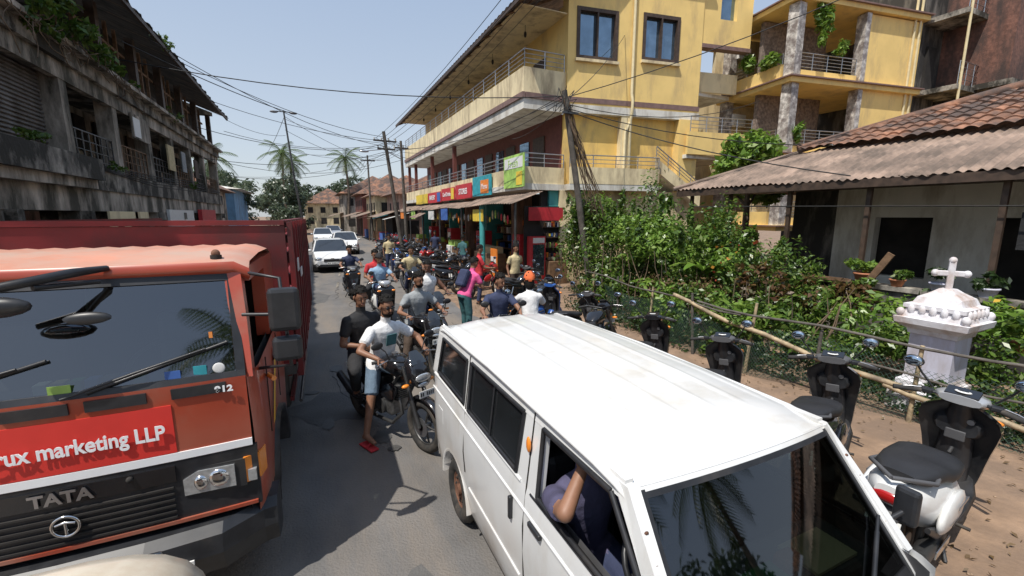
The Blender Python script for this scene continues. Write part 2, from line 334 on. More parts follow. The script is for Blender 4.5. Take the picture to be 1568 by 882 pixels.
    best=np.full(len(fc),1e9); lab=np.zeros(len(fc),int); tt_=np.zeros(len(fc))
    for i,(a,b,ra,rb,lb) in enumerate(segs):
        a=np.array(a);b=np.array(b); ab=b-a; t_=np.clip(((fc-a)@ab)/(ab@ab),0,1); dd=np.linalg.norm(fc-(a+t_[:,None]*ab),axis=1)/(ra+(rb-ra)*t_)
        s_=dd<best; best[s_]=dd[s_]; lab[s_]=i; tt_[s_]=t_[s_]
    upn=np.array(up); hz=(fc-np.array(P))@upn; mats=[]
    nz=(fc-np.array(C))@upn
    for i in range(len(fc)):
        l=segs[lab[i]][4]; q=tt_[i]
        if l in('torso','hips'): m=shirt if hz[i]>-.03 else pants
        elif l=='neck': m=skin if nz[i]>.055 else shirt
        elif l=='head': m=skin
        elif l[:2]=='ua': m=(shirt if q<slv+.05 else skin) if not tanktop else skin
        elif l[:2]=='fa': m=shirt if slv-1>q else skin
        elif l[:2]=='th': m=(shirt if hz[i]>-.03 and q<.2 else pants) if q<pl+.03 else skin
        elif l[:2]=='sh': m=pants if pl-1>q else skin
        else: m=shoe or skin
        mats.append(m)
    o=MB(T); o.add([Vector(map(float,c)) for c in co],fs,mats,True)
    def hp(x,y,z): return Hc+r_*x+g*y+u_*z
    o.tube([hp(0,.086,.012),hp(0,.098,-.012),hp(0,.108,-.026),hp(0,.090,-.036)],[.008,.010,.014,.007],skin,8)
    for sx in (-1,1):
        o.ell(hp(.080*sx,-.005,-.005),(.010,.018,.030),skin,HR3,8,6)
        o.ell(hp(.030*sx,.080,.008),(.013,.008,.006),'eye_white',HR3,8,6); o.ell(hp(.030*sx,.086,.008),.0058,'hair',None,6,5); o.tube([hp(.016*sx,.087,.013),hp(.030*sx,.090,.017),hp(.045*sx,.082,.012)],.004,skin,5)
        o.tube([hp(.012*sx,.092,.026),hp(.030*sx,.090,.031),hp(.050*sx,.076,.026)],[.005,.006,.003],'hair',6)
    o.ell(hp(0,.088,-.056),(.022,.008,.008),'lips',HR3,8,6)
    if glasses:
        for sx in (-1,1): o.ell(hp(.032*sx,.093,.008),(.024,.007,.017),'black_gloss',HR3,10,6); o.tube([hp(.055*sx,.085,.012),hp(.082*sx,.0,.008)],.003,'black_gloss',4)
        o.tube([hp(-.012,.098,.012),hp(.012,.098,.012)],.003,'black_gloss',4)
    if hair:
        o.ell(hp(0,-.014,.028),(.092,.110,.120),hair,HR3,22,18,flt=lambda c:(c.z>.22-.9*max(0,-c.y)+.35*max(0,c.y)) and not(c.z<-.55))
        rr_=random.Random(len(fs))
        for q in range(40):
            a=rr_.uniform(0,6.28); b=rr_.uniform(.1,1.25); d=Vector((math.sin(b)*math.cos(a),math.sin(b)*math.sin(a),math.cos(b)))
            if d.y>.5 and d.z<.55: continue
            o.ell(hp(d.x*.082,-.014+d.y*.100,.028+d.z*.110),rr_.uniform(.016,.026),hair,None,6,5)
    if hair and longhair: o.ell(hp(0,-.055,-.05),(.080,.055,.13),hair,HR3,12,10)
    if beard:
        o.ell(hp(0,.022,-.05),(.066,.077,.078),'hair',HR3,20,16,flt=lambda c:c.z<-.12+.0*c.y and c.y>-.25 and not(abs(c.x)<.30 and -.28<c.z<-.02 and c.y>.6))
        o.tube([hp(-.030,.086,-.052),hp(0,.098,-.041),hp(.030,.086,-.052)],[.004,.006,.004],'hair',6)
    if cap: 
        o.ell(hp(0,-.012,.034),(.100,.118,.126),cap,HR3,20,14,flt=lambda c:c.z>.12-.5*max(0,-c.y))
    if pack: o.box(C-up*.16-fore*.19,(.28,.15,.40),pack,rot=Matrix((lat,fore,up)).transposed().to_4x4(),bev=.05)
    for w,e,sd in ((wL,eL,-1),(wR,eR,1)):
        d=(w-e).normalized(); hand(o,w,(d+Vector((0,.0,-.1))) if hold else d,(Vector((0,0,-1)) if hold else -lat*sd),skin,sd,curl=1.1 if hold else .45,s=.95)
    return o.done(name)
# ------------------------------------------------------------------ motorcycle / scooter
def wheel(mb,c,R_,r,ax=(1,0,0),spokes=5,rim='dark_steel',wide=1.0):
    mb.torus(c,ax,R_-r,r,'rubber',28,8,wide); mb.torus(c,ax,R_-2*r+.005,.016,rim,24,6,1.6)
    c=Vector(c); d,u,w=mb.fr(ax)
    mb.cyl(c-d*.06,c+d*.06,.04,rim,n=12)
    for i in range(spokes):
        a=2*math.pi*i/spokes; e=u*math.cos(a)+w*math.sin(a); mb.cyl(c+e*.03,c+e*(R_-2*r),.014,rim,.011,6)
    if spokes: mb.cyl(c+d*.055,c+d*.06,.11,'steel',n=20)
def section(cx,y,z,a,b,n=12,p=2.6):
    out=[]
    for i in range(n):
        t=2*math.pi*i/n; ct,st=math.cos(t),math.sin(t); out.append(Vector((cx+a*math.copysign(abs(ct)**(2/p),ct),y,z+b*math.copysign(abs(st)**(2/p),st))))
    return out
def plate(mb,c,w,h,rot=None,fwd=1):
    mb.box(c,(w,.006,h),'plate_white'); n=7
    for i in range(n):
        if i==4: continue
        mb.box((c[0]-w*.40+i*w*.8/(n-1),c[1]+.004*fwd,c[2]),(w*.07,.004,h*.55),'plate_ink')
def motorcycle(paint='black_gloss',name='motorcycle'):
    m=MB(); wheel(m,(0,.66,.31),.31,.052); wheel(m,(0,-.66,.31),.31,.062,wide=1.15)
    for s in (-1,1):
        m.tube([(.085*s,.66,.31),(.095*s,.58,.55),(.10*s,.42,.98)],[.028,.027,.020],'dark_steel',8)
        m.tube([(.0,.42,1.0),(.12*s,.40,1.03),(.24*s,.34,1.06),(.37*s,.26,1.05)],.013,'black_plastic',8)
        m.cyl((.27*s,.315,1.058),(.385*s,.255,1.05),.019,'rubber',n=8)
        m.tube([(.25*s,.36,1.07),(.40*s,.38,1.045)],.006,'steel',5)
        m.tube([(.22*s,.35,1.07),(.26*s,.34,1.17),(.31*s,.33,1.22)],.007,'black_plastic',6)
        m.ell((.35*s,.325,1.25),(.075,.018,.045),'black_plastic',None,12,8); m.ell((.35*s,.312,1.25),(.066,.012,.038),'mirror_sky',None,12,8)
        m.ell((.17*s,.56,.80),(.05,.03,.022),'amber',None,8,6)
        m.tube([(.06*s,.40,.95),(.09*s,.1,.62),(.10*s,-.15,.45),(.10*s,-.2,.35)],.018,'dark_steel',6)
        m.tube([(.08*s,-.1,.80),(.11*s,-.62,.88)],.016,'dark_steel',6)
        m.tube([(.09*s,-.15,.40),(.10*s,-.66,.31)],.022,'dark_steel',6)
        m.tube([(.12*s,-.62,.32),(.13*s,-.45,.72)],.026,'chrome',8)
        m.cyl((.09*s,-.05,.34),(.22*s,-.05,.34),.014,'rubber',n=6); m.cyl((.09*s,-.42,.42),(.22*s,-.42,.42),.012,'rubber',n=6)
        m.loft([section(.12*s,y,z,.02,h) for y,z,h in ((.30,.66,.03),(.22,.62,.12),(.05,.58,.10),(-.02,.56,.04))],paint)
        m.loft([section(.11*s,y,z,.03,h) for y,z,h in ((-.15,.70,.03),(-.25,.72,.08),(-.42,.75,.06),(-.5,.78,.02))],paint)
    for y0,R_,c0,a0,a1,w,mt in ((.66,.345,.31,35,150,.060,paint),(-.66,.36,.31,40,140,.065,'black_plastic')):
        rg=[]
        for k in range(10):
            a=rad(a0+(a1-a0)*k/9); rg.append([Vector((x,y0+(R_+dz)*math.cos(a),c0+(R_+dz)*math.sin(a))) for x,dz in ((-w,-.03),(-w*.8,0),(0,.012),(w*.8,0),(w,-.03),(w*.7,-.012),(0,0),(-w*.7,-.012))])
        m.loft(rg,mt)
    m.loft([section(0,y,z,a,b) for y,z,a,b in ((.66,.86,.06,.07),(.645,.87,.115,.11),(.58,.92,.15,.14),(.48,.98,.13,.13),(.42,1.02,.08,.05))],paint)
    m.ell((0,.655,.88),(.105,.02,.050),'lamp_glass',None,14,8); m.ell((0,.650,.80),(.075,.022,.03),'lamp_glass',None,12,8)
    m.loft([section(0,y,z,a,.012) for y,z,a in ((.60,1.02,.11),(.54,1.09,.10),(.48,1.14,.06))],'tint_glass')
    plate(m,(0,.715,.715),.20,.075)
    m.tube([(0,.60,.80),(0,.70,.73)],.015,'black_plastic',6)
    m.loft([section(0,y,z,a,b) for y,z,a,b in ((.36,.88,.05,.05),(.30,.90,.13,.10),(.15,.92,.165,.125),(0,.90,.15,.11),(-.12,.86,.10,.07),(-.16,.85,.06,.04))],paint)
    m.cyl((0,.12,1.04),(0,.12,1.055),.04,'steel',n=12)
    m.loft([section(0,y,z,a,b) for y,z,a,b in ((-.10,.84,.07,.04),(-.2,.82,.13,.045),(-.38,.83,.15,.05),(-.45,.87,.14,.055),(-.70,.92,.11,.05),(-.80,.94,.06,.03))],'seat_black')
    m.loft([section(0,y,z,a,b) for y,z,a,b in ((-.35,.77,.12,.05),(-.6,.83,.13,.055),(-.85,.90,.08,.05),(-.92,.92,.04,.03))],paint)
    m.ell((0,-.93,.89),(.06,.02,.03),'tail_red',None,8,6); m.box((0,-.93,.66),(.16,.01,.12),'plate_white'); m.tube([(0,-.86,.86),(0,-.93,.72),(0,-.93,.60)],.02,'black_plastic',6)
    m.box((0,.02,.42),(.24,.34,.22),'engine_metal',bev=.03); m.cyl((-.15,-.02,.40),(.15,-.02,.40),.10,'dark_steel',n=16)
    for k in range(7): m.box((0,.17+k*.008,.52+k*.028),(.19,.20,.012),'engine_metal')
    m.cyl((0,.17,.5),(0,.22,.74),.075,'engine_metal',n=10); m.box((0,-.15,.62),(.18,.22,.25),'black_plastic',bev=.03)
    m.tube([(.06,.27,.55),(.09,.36,.40),(.12,.20,.24),(.15,-.2,.24),(.16,-.45,.36)],.022,'dark_steel',8); m.tube([(.17,-.38,.34),(.19,-.62,.45),(.20,-.88,.60)],[.04,.055,.045],'black_plastic',10)
    m.tube([(-.08,-.1,.26),(-.22,-.2,.03)],.012,'dark_steel',5)
    return m.done(name)
def scooter(paint='white_paint',name='parked_scooter',front=None,bars=None):
    front=front or paint; bars=bars or front
    m=MB(); wheel(m,(0,.66,.23),.23,.05,spokes=6); wheel(m,(0,-.58,.23),.23,.05,spokes=6)
    for s in (-1,1):
        m.tube([(.065*s,.66,.23),(.07*s,.60,.48)],.02,'dark_steel',6)
        m.tube([(0,.42,1.02),(.14*s,.38,1.05),(.34*s,.28,1.04)],.014,'black_plastic',8); m.cyl((.22*s,.34,1.048),(.37*s,.265,1.04),.021,'rubber',n=8)
        m.tube([(.20*s,.385,1.065),(.29*s,.37,1.05),(.38*s,.33,1.03)],.007,'steel',5)
        m.box((.19*s,.36,1.055),(.07,.06,.045),'black_plastic',bev=.012)
        m.tube([(.17*s,.40,1.08),(.24*s,.38,1.18),(.27*s,.36,1.24)],.008,'black_plastic',6)
        m.ell((.30*s,.35,1.28),(.068,.018,.050),'black_plastic',None,12,8); m.ell((.30*s,.336,1.28),(.060,.012,.043),'mirror_sky',None,12,8)
        m.ell((.17*s,.585,.86),(.05,.03,.025),'amber',None,8,6)
        m.tube([(.12*s,-.45,.80),(.16*s,-.72,.84),(0,-.90,.86)],.014,'grey_plastic',6)
        m.tube([(.11*s,-.56,.25),(.12*s,-.60,.60)],.022,'dark_steel',6)
        m.ell((.20*s,-.42,.54),(.035,.26,.13),paint,None,14,10)
        m.box((.238*s,-.36,.60),(.004,.20,.022),'steel'); m.box((.236*s,-.40,.50),(.004,.26,.010),'black_plastic')
        m.loft([section(.18*s,y,z,.014,h) for y,z,h in ((-.08,.32,.02),(-.25,.34,.05),(-.55,.42,.05),(-.8,.56,.02))],'black_plastic')
        m.cyl((.17*s,-.08,.27),(.26*s,-.08,.27),.012,'rubber',n=6)
    prof=[(.27,.60,.15,.03),(.36,.64,.165,.04),(.48,.635,.18,.045),(.62,.61,.20,.05),(.74,.58,.222,.055),(.84,.55,.235,.055),(.91,.52,.215,.05),(.97,.49,.15,.04),(1.01,.465,.09,.03)]
    def arc(z,y,a,d,off): return [Vector((a*math.sin(t)/math.sin(rad(75)),y-d*1.6*(1-math.cos(t))-off,z)) for t in [rad(q) for q in (-75,-55,-35,-15,15,35,55,75)]]
    pr=[]
    for i in range(len(prof)-1):
        for t in (0,.5): pr.append([prof[i][k]+(prof[i+1][k]-prof[i][k])*t for k in range(4)])
    pr.append(prof[-1]); o_=[arc(z,y,a,d,0) for z,y,a,d in pr]; i_=[arc(z,y,a*.985,d,.05) for z,y,a,d in pr]
    m.loft(o_,front,closed=False); m.loft(i_,'black_plastic',closed=False)
    for j in (0,7): m.loft([[a[j],b[j]] for a,b in zip(o_,i_)],front,closed=False)
    m.loft([o_[-1],i_[-1]],front,closed=False)
    m.loft([section(0,y,z,a,b,12,3) for y,z,a,b in ((.60,.80,.15,.09),(.52,.80,.16,.10),(.46,.79,.14,.08),(.44,.79,.12,.07))],'black_plastic')
    m.loft([[Vector((a*math.cos(t*math.pi/6),y+.06*math.sin(t*math.pi/6),z)) for t in range(12)] for z,y,a in ((.28,.50,.11),(.45,.54,.11),(.62,.53,.10),(.80,.49,.09),(1.0,.44,.06))],'black_plastic')
    m.cyl((.07,.46,.86),(.07,.43,.86),.022,'steel',n=10); m.box((0,.445,.72),(.12,.02,.09),'grey_plastic',bev=.01); m.cyl((0,.45,.60),(0,.40,.58),.012,'steel',n=6)
    rg=[]
    for k in range(9):
        a=rad(20+130*k/8); rg.append([Vector((x,.66+(.275+dz)*math.cos(a),.23+(.275+dz)*math.sin(a))) for x,dz in ((-.075,-.06),(-.065,0),(0,.02),(.065,0),(.075,-.06),(.05,-.01),(0,.005),(-.05,-.01))])
    m.loft(rg,front)
    m.loft([section(0,y,z,a,b) for y,z,a,b in ((.555,1.0,.05,.05),(.54,1.01,.105,.07),(.48,1.03,.15,.065),(.40,1.05,.16,.05),(.34,1.05,.12,.035))],bars)
    m.ell((0,.545,1.005),(.085,.018,.052),'lamp_glass',None,12,8); m.box((0,.40,1.10),(.19,.11,.02),'black_gloss',rot=Matrix.Rotation(rad(20),4,'X'),bev=.008); m.ell((0,.395,1.108),(.05,.035,.008),'sign_white',None,12,6); m.ell((0,.395,1.112),(.035,.022,.008),'black_gloss',None,12,6)
    m.ell((0,.645,.55),(.06,.015,.03),'lamp_glass',None,8,6)
    m.loft([section(0,y,z,a,b) for y,z,a,b in ((.58,.33,.14,.04),(.42,.27,.19,.035),(.0,.26,.21,.035),(-.12,.28,.18,.04))],'black_plastic')
    m.box((0,.14,.30),(.34,.36,.012),'grey_plastic',bev=.004)
    for k in range(6): m.box((0,.02+k*.05,.308),(.30,.012,.006),'black_plastic')
    m.loft([section(0,y,z,a,b,16) for y,z,a,b in ((-.03,.46,.10,.16),(-.08,.47,.16,.23),(-.22,.50,.20,.245),(-.45,.54,.21,.22),(-.65,.62,.18,.17),(-.82,.71,.12,.10),(-.90,.75,.07,.05))],paint)
    m.loft([section(0,y,z,a,b,16,3.2) for y,z,a,b in ((-.03,.70,.06,.02),(-.06,.725,.14,.045),(-.16,.74,.18,.055),(-.30,.75,.19,.055),(-.42,.77,.185,.055),(-.50,.80,.17,.06),(-.70,.83,.145,.055),(-.80,.84,.09,.03))],'seat_black')
    m.ell((0,-.895,.72),(.085,.02,.04),'tail_red',None,10,6); m.box((0,-.91,.52),(.17,.01,.12),'plate_white',rot=Matrix.Rotation(rad(-12),4,'X')); m.loft([section(0,y,z,a,.02) for y,z,a in ((-.80,.66,.07),(-.90,.58,.07),(-.95,.42,.06))],'black_plastic')
    m.box((-.09,-.42,.28),(.12,.42,.16),'engine_metal',bev=.03); m.cyl((.14,-.30,.26),(.17,-.82,.36),.055,'dark_steel',.05,12); m.box((.21,-.5,.31),(.012,.26,.06),'chrome',bev=.004); m.tube([(-.1,-.1,.24),(-.20,-.2,.02)],.014,'dark_steel',5); m.tube([(.1,-.1,.24),(.20,-.2,.02)],.014,'dark_steel',5)
    return m.done(name)
# ------------------------------------------------------------------ car (front = +Y local)
def car(paint,name,L=3.9,W=1.68,Hh=1.5):
    m=MB(); h=L/2; w=W/2
    st=[(-h,.42,.80,.82,.82),(-h+.08,.30,.90,.98,.93),(-h+.45,.25,.95,Hh-.10,.98),(-h+.9,.22,.96,Hh-.01,1),(0,.20,.95,Hh,1),(.45,.20,.95,Hh-.02,1),(1.22,.20,.93,.97,.99),(h-.35,.25,.80,.86,.95),(h-.06,.30,.66,.70,.88),(h,.38,.55,.58,.80)]
    rings=[]
    for y,zb,zt,zr,k in st:
        cab=zr>zt+.15; wr=.76 if cab else .93
        pts=[(w*k*.88,zb),(w*k,zb+.14),(w*k*1.0,(zb+zt)/2),(w*k*.95,zt),(w*k*wr,zr-.05 if cab else zr-.01),(w*k*wr*.75,zr)]
        rings.append([Vector((-a,y,b)) for a,b in pts]+[Vector((a,y,b)) for a,b in pts[::-1]])
    n=12; vs=[v for r in rings for v in r]; fs=[];mt=[]
    for i in range(len(rings)-1):
        for j in range(n):
            k=(j+1)%n; fs.append((i*n+j,i*n+k,(i+1)*n+k,(i+1)*n+j)); g=paint
            if j in (3,7) and 1<=i<=5: g='tint_glass'
            if j in (4,5,6) and i in (1,5): g='tint_glass'
            if j==11: g='black_plastic'
            mt.append(g)
    m.add(vs,fs,mt,False); m.add(rings[0],[tuple(range(n))],paint); m.add(rings[-1],[tuple(range(n))],paint)
    for s in (-1,1):
        for y in (-h+.72,h-.78):
            m.cyl((s*(w-.2),y,.33),(s*(w+.012),y,.33),.37,'black_plastic',n=20); m.torus((s*(w-.06),y,.30),(1,0,0),.24,.065,'rubber',20,8,1.4); m.cyl((s*(w-.1),y,.30),(s*(w+.02),y,.30),.19,'steel',n=14)
        m.ell((s*(w-.24),h-.10,.68),(.17,.12,.07),'lamp_glass',None,12,8); m.ell((s*(w-.1),-h+.08,.85),(.08,.06,.14),'tail_red',None,8,6)
        m.ell((s*(w+.09),.78,1.0),(.09,.06,.06),paint,None,10,6); m.box((s*w*.94,.22,1.15),(.03,.07,.40),'black_plastic'); m.ell((s*(w-.22),h-.03,.42),(.07,.04,.05),'lamp_glass',None,8,6)
        m.tube([(s*w*.95,1.20,.95),(s*w*.76,.47,Hh-.06)],.035,paint,6); m.tube([(s*w*.93,-h+.12,.95),(s*w*.75,-h+.47,Hh-.13)],.045,paint,6)
    m.box((0,h-.02,.60),(.75,.08,.13),'black_gloss',bev=.02); m.box((0,h+.002,.36),(1.1,.06,.13),'black_plastic',bev=.02); plate(m,(0,h+.035,.47),.45,.10); m.box((0,h+.02,.67),(.14,.03,.06),'chrome')
    return m.done(name)
# ================================================================== GROUND
g=MB(); g.quad((-600,-300,0),(600,-300,0),(600,900,0),(-600,900,0),'dirt'); g.done('ground')
def strip(name,mat,L,R_,z):
    m=MB(); n=len(L); m.add([(x,y,z) for x,y in L]+[(x,y,z) for x,y in R_],[(i,i+1,n+i+1,n+i) for i in range(n-1)],mat); return m.done(name)
yy=[-60,-20]+[i*.4 for i in range(0,40)]+[16,18,20,25,30,36,42,50,60,80,120]
def jit(): return RD.uniform(-.10,.10)
def cx(y): return 0 if y<15 else (y-15)**1.15*.055
Lp=[(-3.3+cx(y)+jit(),y) for y in yy]; Rp=[(3.75+min(cx(y),.5+cx(y)*.7)+jit(),y) for y in yy]
strip('road','asphalt',Lp,Rp,.004)
m=MB()
def blob(x0,y0,w,l,z,mat,n=16):
    ph=RD.uniform(0,6); m.add([(x0+w*.5*math.cos(2*math.pi*i/n)*(1+.18*math.sin(i*1.7+ph)),y0+l*.5*math.sin(2*math.pi*i/n)*(1+.18*math.cos(i*2.3+ph)),z) for i in range(n)],[tuple(range(n))],mat)
for (x0,y0,w,l) in ((.2,6.2,1.3,1.1),(1.8,12,1.2,3),(-.1,15,1.0,2),(.5,2.2,.5,1.4)): blob(x0,y0,w,l,.008,'asphalt_patch')
for k in range(26): blob(RD.uniform(-.2,3),RD.uniform(2,18),RD.uniform(.04,.25),RD.uniform(.06,.35),.012+k*.0003,'oil_stain')
for k in range(9):
    p=V(RD.uniform(-.2,3.2),RD.uniform(2.6,16),.010); pts=[p]
    for j in range(9): p=p+V(RD.uniform(-.12,.12),RD.uniform(.12,.3),0); pts.append(p)
    m.tube(pts,.005,'oil_stain',3)
m.done('road_patch')
m=MB()
for k in range(9):
    y=17+k*3.2; m.quad((.55+cx(y),y,.022),(.63+cx(y),y,.022),(.63+cx(y+1.3),y+1.3,.022),(.55+cx(y+1.3),y+1.3,.022),'old_wall')
m.done('road_marking')
m=MB()
for k in range(420):
    x=RD.gauss(4.3,.9); x=min(6.6,max(3.3,x)); y=RD.uniform(.8,14); r=RD.uniform(.004,.014); m.ell((x,y,r*.5),(r,r*1.2,r*.8),RD.choice(['sand','sand','stone_rough','sign_white' if k%15==0 else 'sand']),None,5,4)
m.done('pebbles')
NL=1100; C=np.stack([NR.uniform(3.9,6.9,NL),NR.uniform(.5,14,NL),NR.uniform(.012,.03,NL)],1); leafmesh('leaf_litter',C,NR.normal(size=(NL,3))*.3+np.array([0,0,1]),.05,'leaf_dry')
# ================================================================== LEFT BUILDING
B=EMP('old_shop_building')
w_=MB(); Y0,Y1=4,30
w_.bb(-10,-6.2,Y0,Y1,3.9,8.1,'old_wall'); w_.bb(-10,-6.4,Y0,Y1,0,3.1,'pink_wall')
w_.bb(-10,-4.30,Y0,13.4,3.45,3.92,'old_concrete'); w_.bb(-10,-4.55,13.4,Y1,3.25,3.75,'old_concrete'); w_.bb(-10,-4.6,Y0,Y1,2.75,3.25,'old_wall'); w_.bb(-10,-4.42,Y0,13.3,3.25,3.45,'old_wall')
w_.bb(-10,-4.50,Y0,Y1,5.85,6.15,'old_concrete'); w_.bb(-10,-4.3,Y0,Y1,6.15,6.25,'old_wall')
w_.bb(-4.75,-4.6,Y0,Y1,5.5,5.85,'old_wall')
w_.bb(-9,-4.7,Y0+.01,Y0+.2,0,8.0,'old_wall')
cols=[10.2,12.9,15.6,18.3,21,23.7,26.4,29.7]
for y in cols:
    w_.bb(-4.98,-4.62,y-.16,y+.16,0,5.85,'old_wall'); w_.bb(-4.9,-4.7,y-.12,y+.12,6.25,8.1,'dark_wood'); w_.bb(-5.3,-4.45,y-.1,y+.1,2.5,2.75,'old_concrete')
w_.bb(-5.2,-5.05,13.1,Y1,6.25,7.0,'moldy_shade_wall'); w_.bb(-5.3,-5.25,13.1,Y1,7.0,8.1,'dark_interior')
for i,y in enumerate(cols[:-1]): 
    for q in (.7,1.35,2.0): w_.bb(-5.0,-4.92,y+q-.04,y+q+.04,6.25,8.1,'wood')
    w_.bb(-4.99,-4.93,y+.12,y+2.58,7.45,7.52,'wood')
w_.done('walls',B)
w_=MB(); w_.bb(-5.0,-4.95,9.9,12.7,3.92,5.85,'shutter')
for k in range(22): w_.cyl((-4.94,10.3,4.0+k*.085),(-4.94,12.7,4.0+k*.085),.03,'shutter',n=6)
for k in range(6):
    y=cols[k+1]; w_.bb(-6.15,-6.1,y+.5,y+1.5,3.9,5.6,'dark_wood' if k%2 else 'dark_interior')
    w_.bb(-6.15,-6.1,y+1.8,y+2.5,4.6,5.6,'dark_interior')
for k in range(7):
    y=cols[k]; w_.bb(-6.36,-6.3,y+.4,y+2.3,.1,2.5,['shutter','dark_interior','dark_wood'][k%3])
w_.done('doors_and_shutters',B)
w_=MB()
for k in range(1,7): railing(w_,(-4.72,cols[k]+.16,3.75),(-4.72,cols[k+1]-.16,3.75),0,.85,'dark_steel' if k%2 else 'wood',4,.35,.018)
w_.done('railing',B)
w_=MB()
rg=[]
for k in range(0,261):
    y=Y0-.3+k*.102; z=.02*math.sin(k*1.9)+.05*math.sin(k*.05); rg.append([Vector((-3.85+.03*math.sin(k*.7),y,8.08+z)),Vector((-6.5,y,9.1+z)),Vector((-9.5,y,10.3+z))])
w_.loft(rg,'roof_dark',closed=False,cap=False)
w_.bb(-3.95,-3.88,Y0,Y1,7.93,8.05,'dark_wood')
w_.add([(-4.6,Y1,8.1),(-9.5,Y1,8.1),(-9.5,Y1,10.2),(-4.6,Y1,8.3)],[(0,1,2,3)],'old_wall')
for k in range(14): w_.add([(-3.95,13+k*1.25,8.0),(-3.95,13.06+k*1.25,8.0),(-4.8,13.06+k*1.25,8.3),(-4.8,13+k*1.25,8.3)],[(0,1,2,3)],'wood')
w_.done('roof',B)
w_=MB(); w_.bb(-4.58,-4.53,16.6,18.0,4.9,5.6,'old_wall'); w_.bb(-4.53,-4.52,16.65,17.2,4.95,5.5,'sign_white'); w_.bb(-4.5,-4.45,13.8,16.6,2.35,2.75,'cream_plaster'); w_.bb(-4.58,-4.5,19,22.5,2.2,2.85,'sign_white'); w_.bb(-4.45,-4.3,23,26,2.3,2.9,'sign_red')
w_.bb(-4.6,-4.55,20.0,20.8,4.3,5.2,'c_beige'); w_.bb(-4.6,-4.55,24,24.6,4.3,5.1,'c_brown'); w_.bb(-4.6,-4.57,22.0,22.6,4.4,5.2,'c_grey'); w_.done('signboards',B)
cloud('wall_plant',[(-4.3,12.9,6.6,.6,.8,.45),(-4.2,14.0,6.35,.3,.8,.3),(-4.35,11.6,6.3,.4,.6,.3)],1300,.15,'leaf_bush')
cloud('wall_plant',[(-4.3,16.5,6.35,.2,.4,.2),(-4.3,20.5,6.4,.2,.5,.25),(-4.4,10.9,4.05,.15,.5,.15),(-4.35,14.4,3.85,.15,.3,.15),(-3.9,18.5,8.2,.3,.5,.2),(-4.45,23,3.9,.15,.4,.2)],700,.11,'leaf_bush')
w_=MB()
for k in range(34):
    p=V(-4.3,10+RD.random()*6,6.2); pts=[p]
    for j in range(4): p=p+V(RD.uniform(0,.10),RD.uniform(-.3,.3),RD.uniform(-.28,.12)); pts.append(p)
    w_.tube(pts,.01,'dry_vine',4)
for k in range(5): w_.tube([(-4.5,12+k*.1,3.8),(-4.55,18,3.9-.08*k),(-4.55,24,4.1-.1*k),(-4.5,29.5,3.9)],.012,'wire',4)
w_.done('dry_vines')
# ================================================================== BUILDING 1
B=EMP('yellow_apartment_building'); w_=MB(); YE=37
def F(s,o=0): return (9.2+.988*s-.155*o,15-.155*s-.988*o)
w_.bb(7.4,9.2,15,YE,6.55,6.85,'white_plaster'); w_.bb(7.33,7.44,14.95,YE,6.93,7.12,'maroon_stripe'); w_.bb(7.4,9.2,15.0,YE,6.85,6.95,'white_plaster')
w_.bb(7.40,7.52,15,YE,7.12,8.0,'cream_plaster'); w_.bb(7.52,9.2,15,15.12,7.12,8.0,'cream_plaster'); w_.bb(7.46,9.2,14.95,15.06,6.93,7.12,'maroon_stripe')
w_.bb(7.36,9.2,14.96,YE,3.62,3.85,'white_plaster'); w_.bb(7.40,7.52,15,YE,3.85,4.48,'cream_plaster'); w_.bb(7.52,9.2,15,15.12,3.85,4.48,'cream_plaster')
w_.bb(9.2,9.4,15.3,YE,3.7,6.55,'maroon_wall'); w_.bb(9.2,9.4,15.3,YE,6.95,10.4,'yellow_plaster')
w_.add([(9.2,15,8.0),(9.2,15.3,8.0),(9.2,15.3,11.2),(9.2,15,11.2)],[(0,1,2,3)],'yellow_plaster')
for k in range(7):
    y=16.6+k*2.9; w_.bb(9.14,9.2,y,y+1.0,3.86,5.95,'dark_wood'); w_.bb(9.14,9.2,y+1.4,y+2.3,4.7,5.9,'bldg_glass'); w_.bb(9.14,9.2,y,y+1.0,6.96,9.0,'dark_wood'); w_.bb(9.14,9.2,y+1.4,y+2.3,7.8,9.0,'bldg_glass')
    w_.bb(9.10,9.14,y+1.35,y+2.35,4.62,4.7,'cream_plaster')
for y in (24.5,29.5,34.5,36.9): w_.bb(7.6,7.8,y-.1,y+.1,4.48,6.55,'maroon_wall')
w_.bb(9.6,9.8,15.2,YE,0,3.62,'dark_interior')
for k,y in enumerate((15.2,18.6,22,25.4,28.8,32.2,36.8)): w_.bb(8.6,9.6,y-.1,y+.1,0,3.62,'pink_wall' if k%2 else 'teal_paint')
wall(w_,(8.3,15.3),(9.4,15.3),0,3.62,.15,'dark_interior')
def seg(s0,s1,z0,z1,mat,th=.2,ops=(),off=0): wall(w_,F(s0,off),F(s1,off),z0,z1,th,mat,ops)
seg(0,5.9,6.85,12.6,'yellow_plaster',.24,[(.40,2.0,8.56,10.25),(3.2,4.75,8.74,10.35)])
seg(-.05,5.95,6.55,6.85,'white_plaster',.34); seg(-.05,5.95,6.93,7.12,'maroon_stripe',.30)
seg(0,5.9,3.85,6.55,'yellow_deep',.2,(),-.25); seg(0,3.9,3.62,3.85,'white_plaster',1.0,(),.1); seg(0,3.9,3.85,4.48,'cream_plaster',.12,(),.55)
seg(-.2,4.6,0,3.62,'cream_plaster',.2); seg(2.35,2.75,3.85,6.55,'cream_plaster',.3)
seg(4.6,5.9,0,3.62,'cream_plaster',.2); seg(5.0,5.9,3.62,6.55,'yellow_plaster',.5)
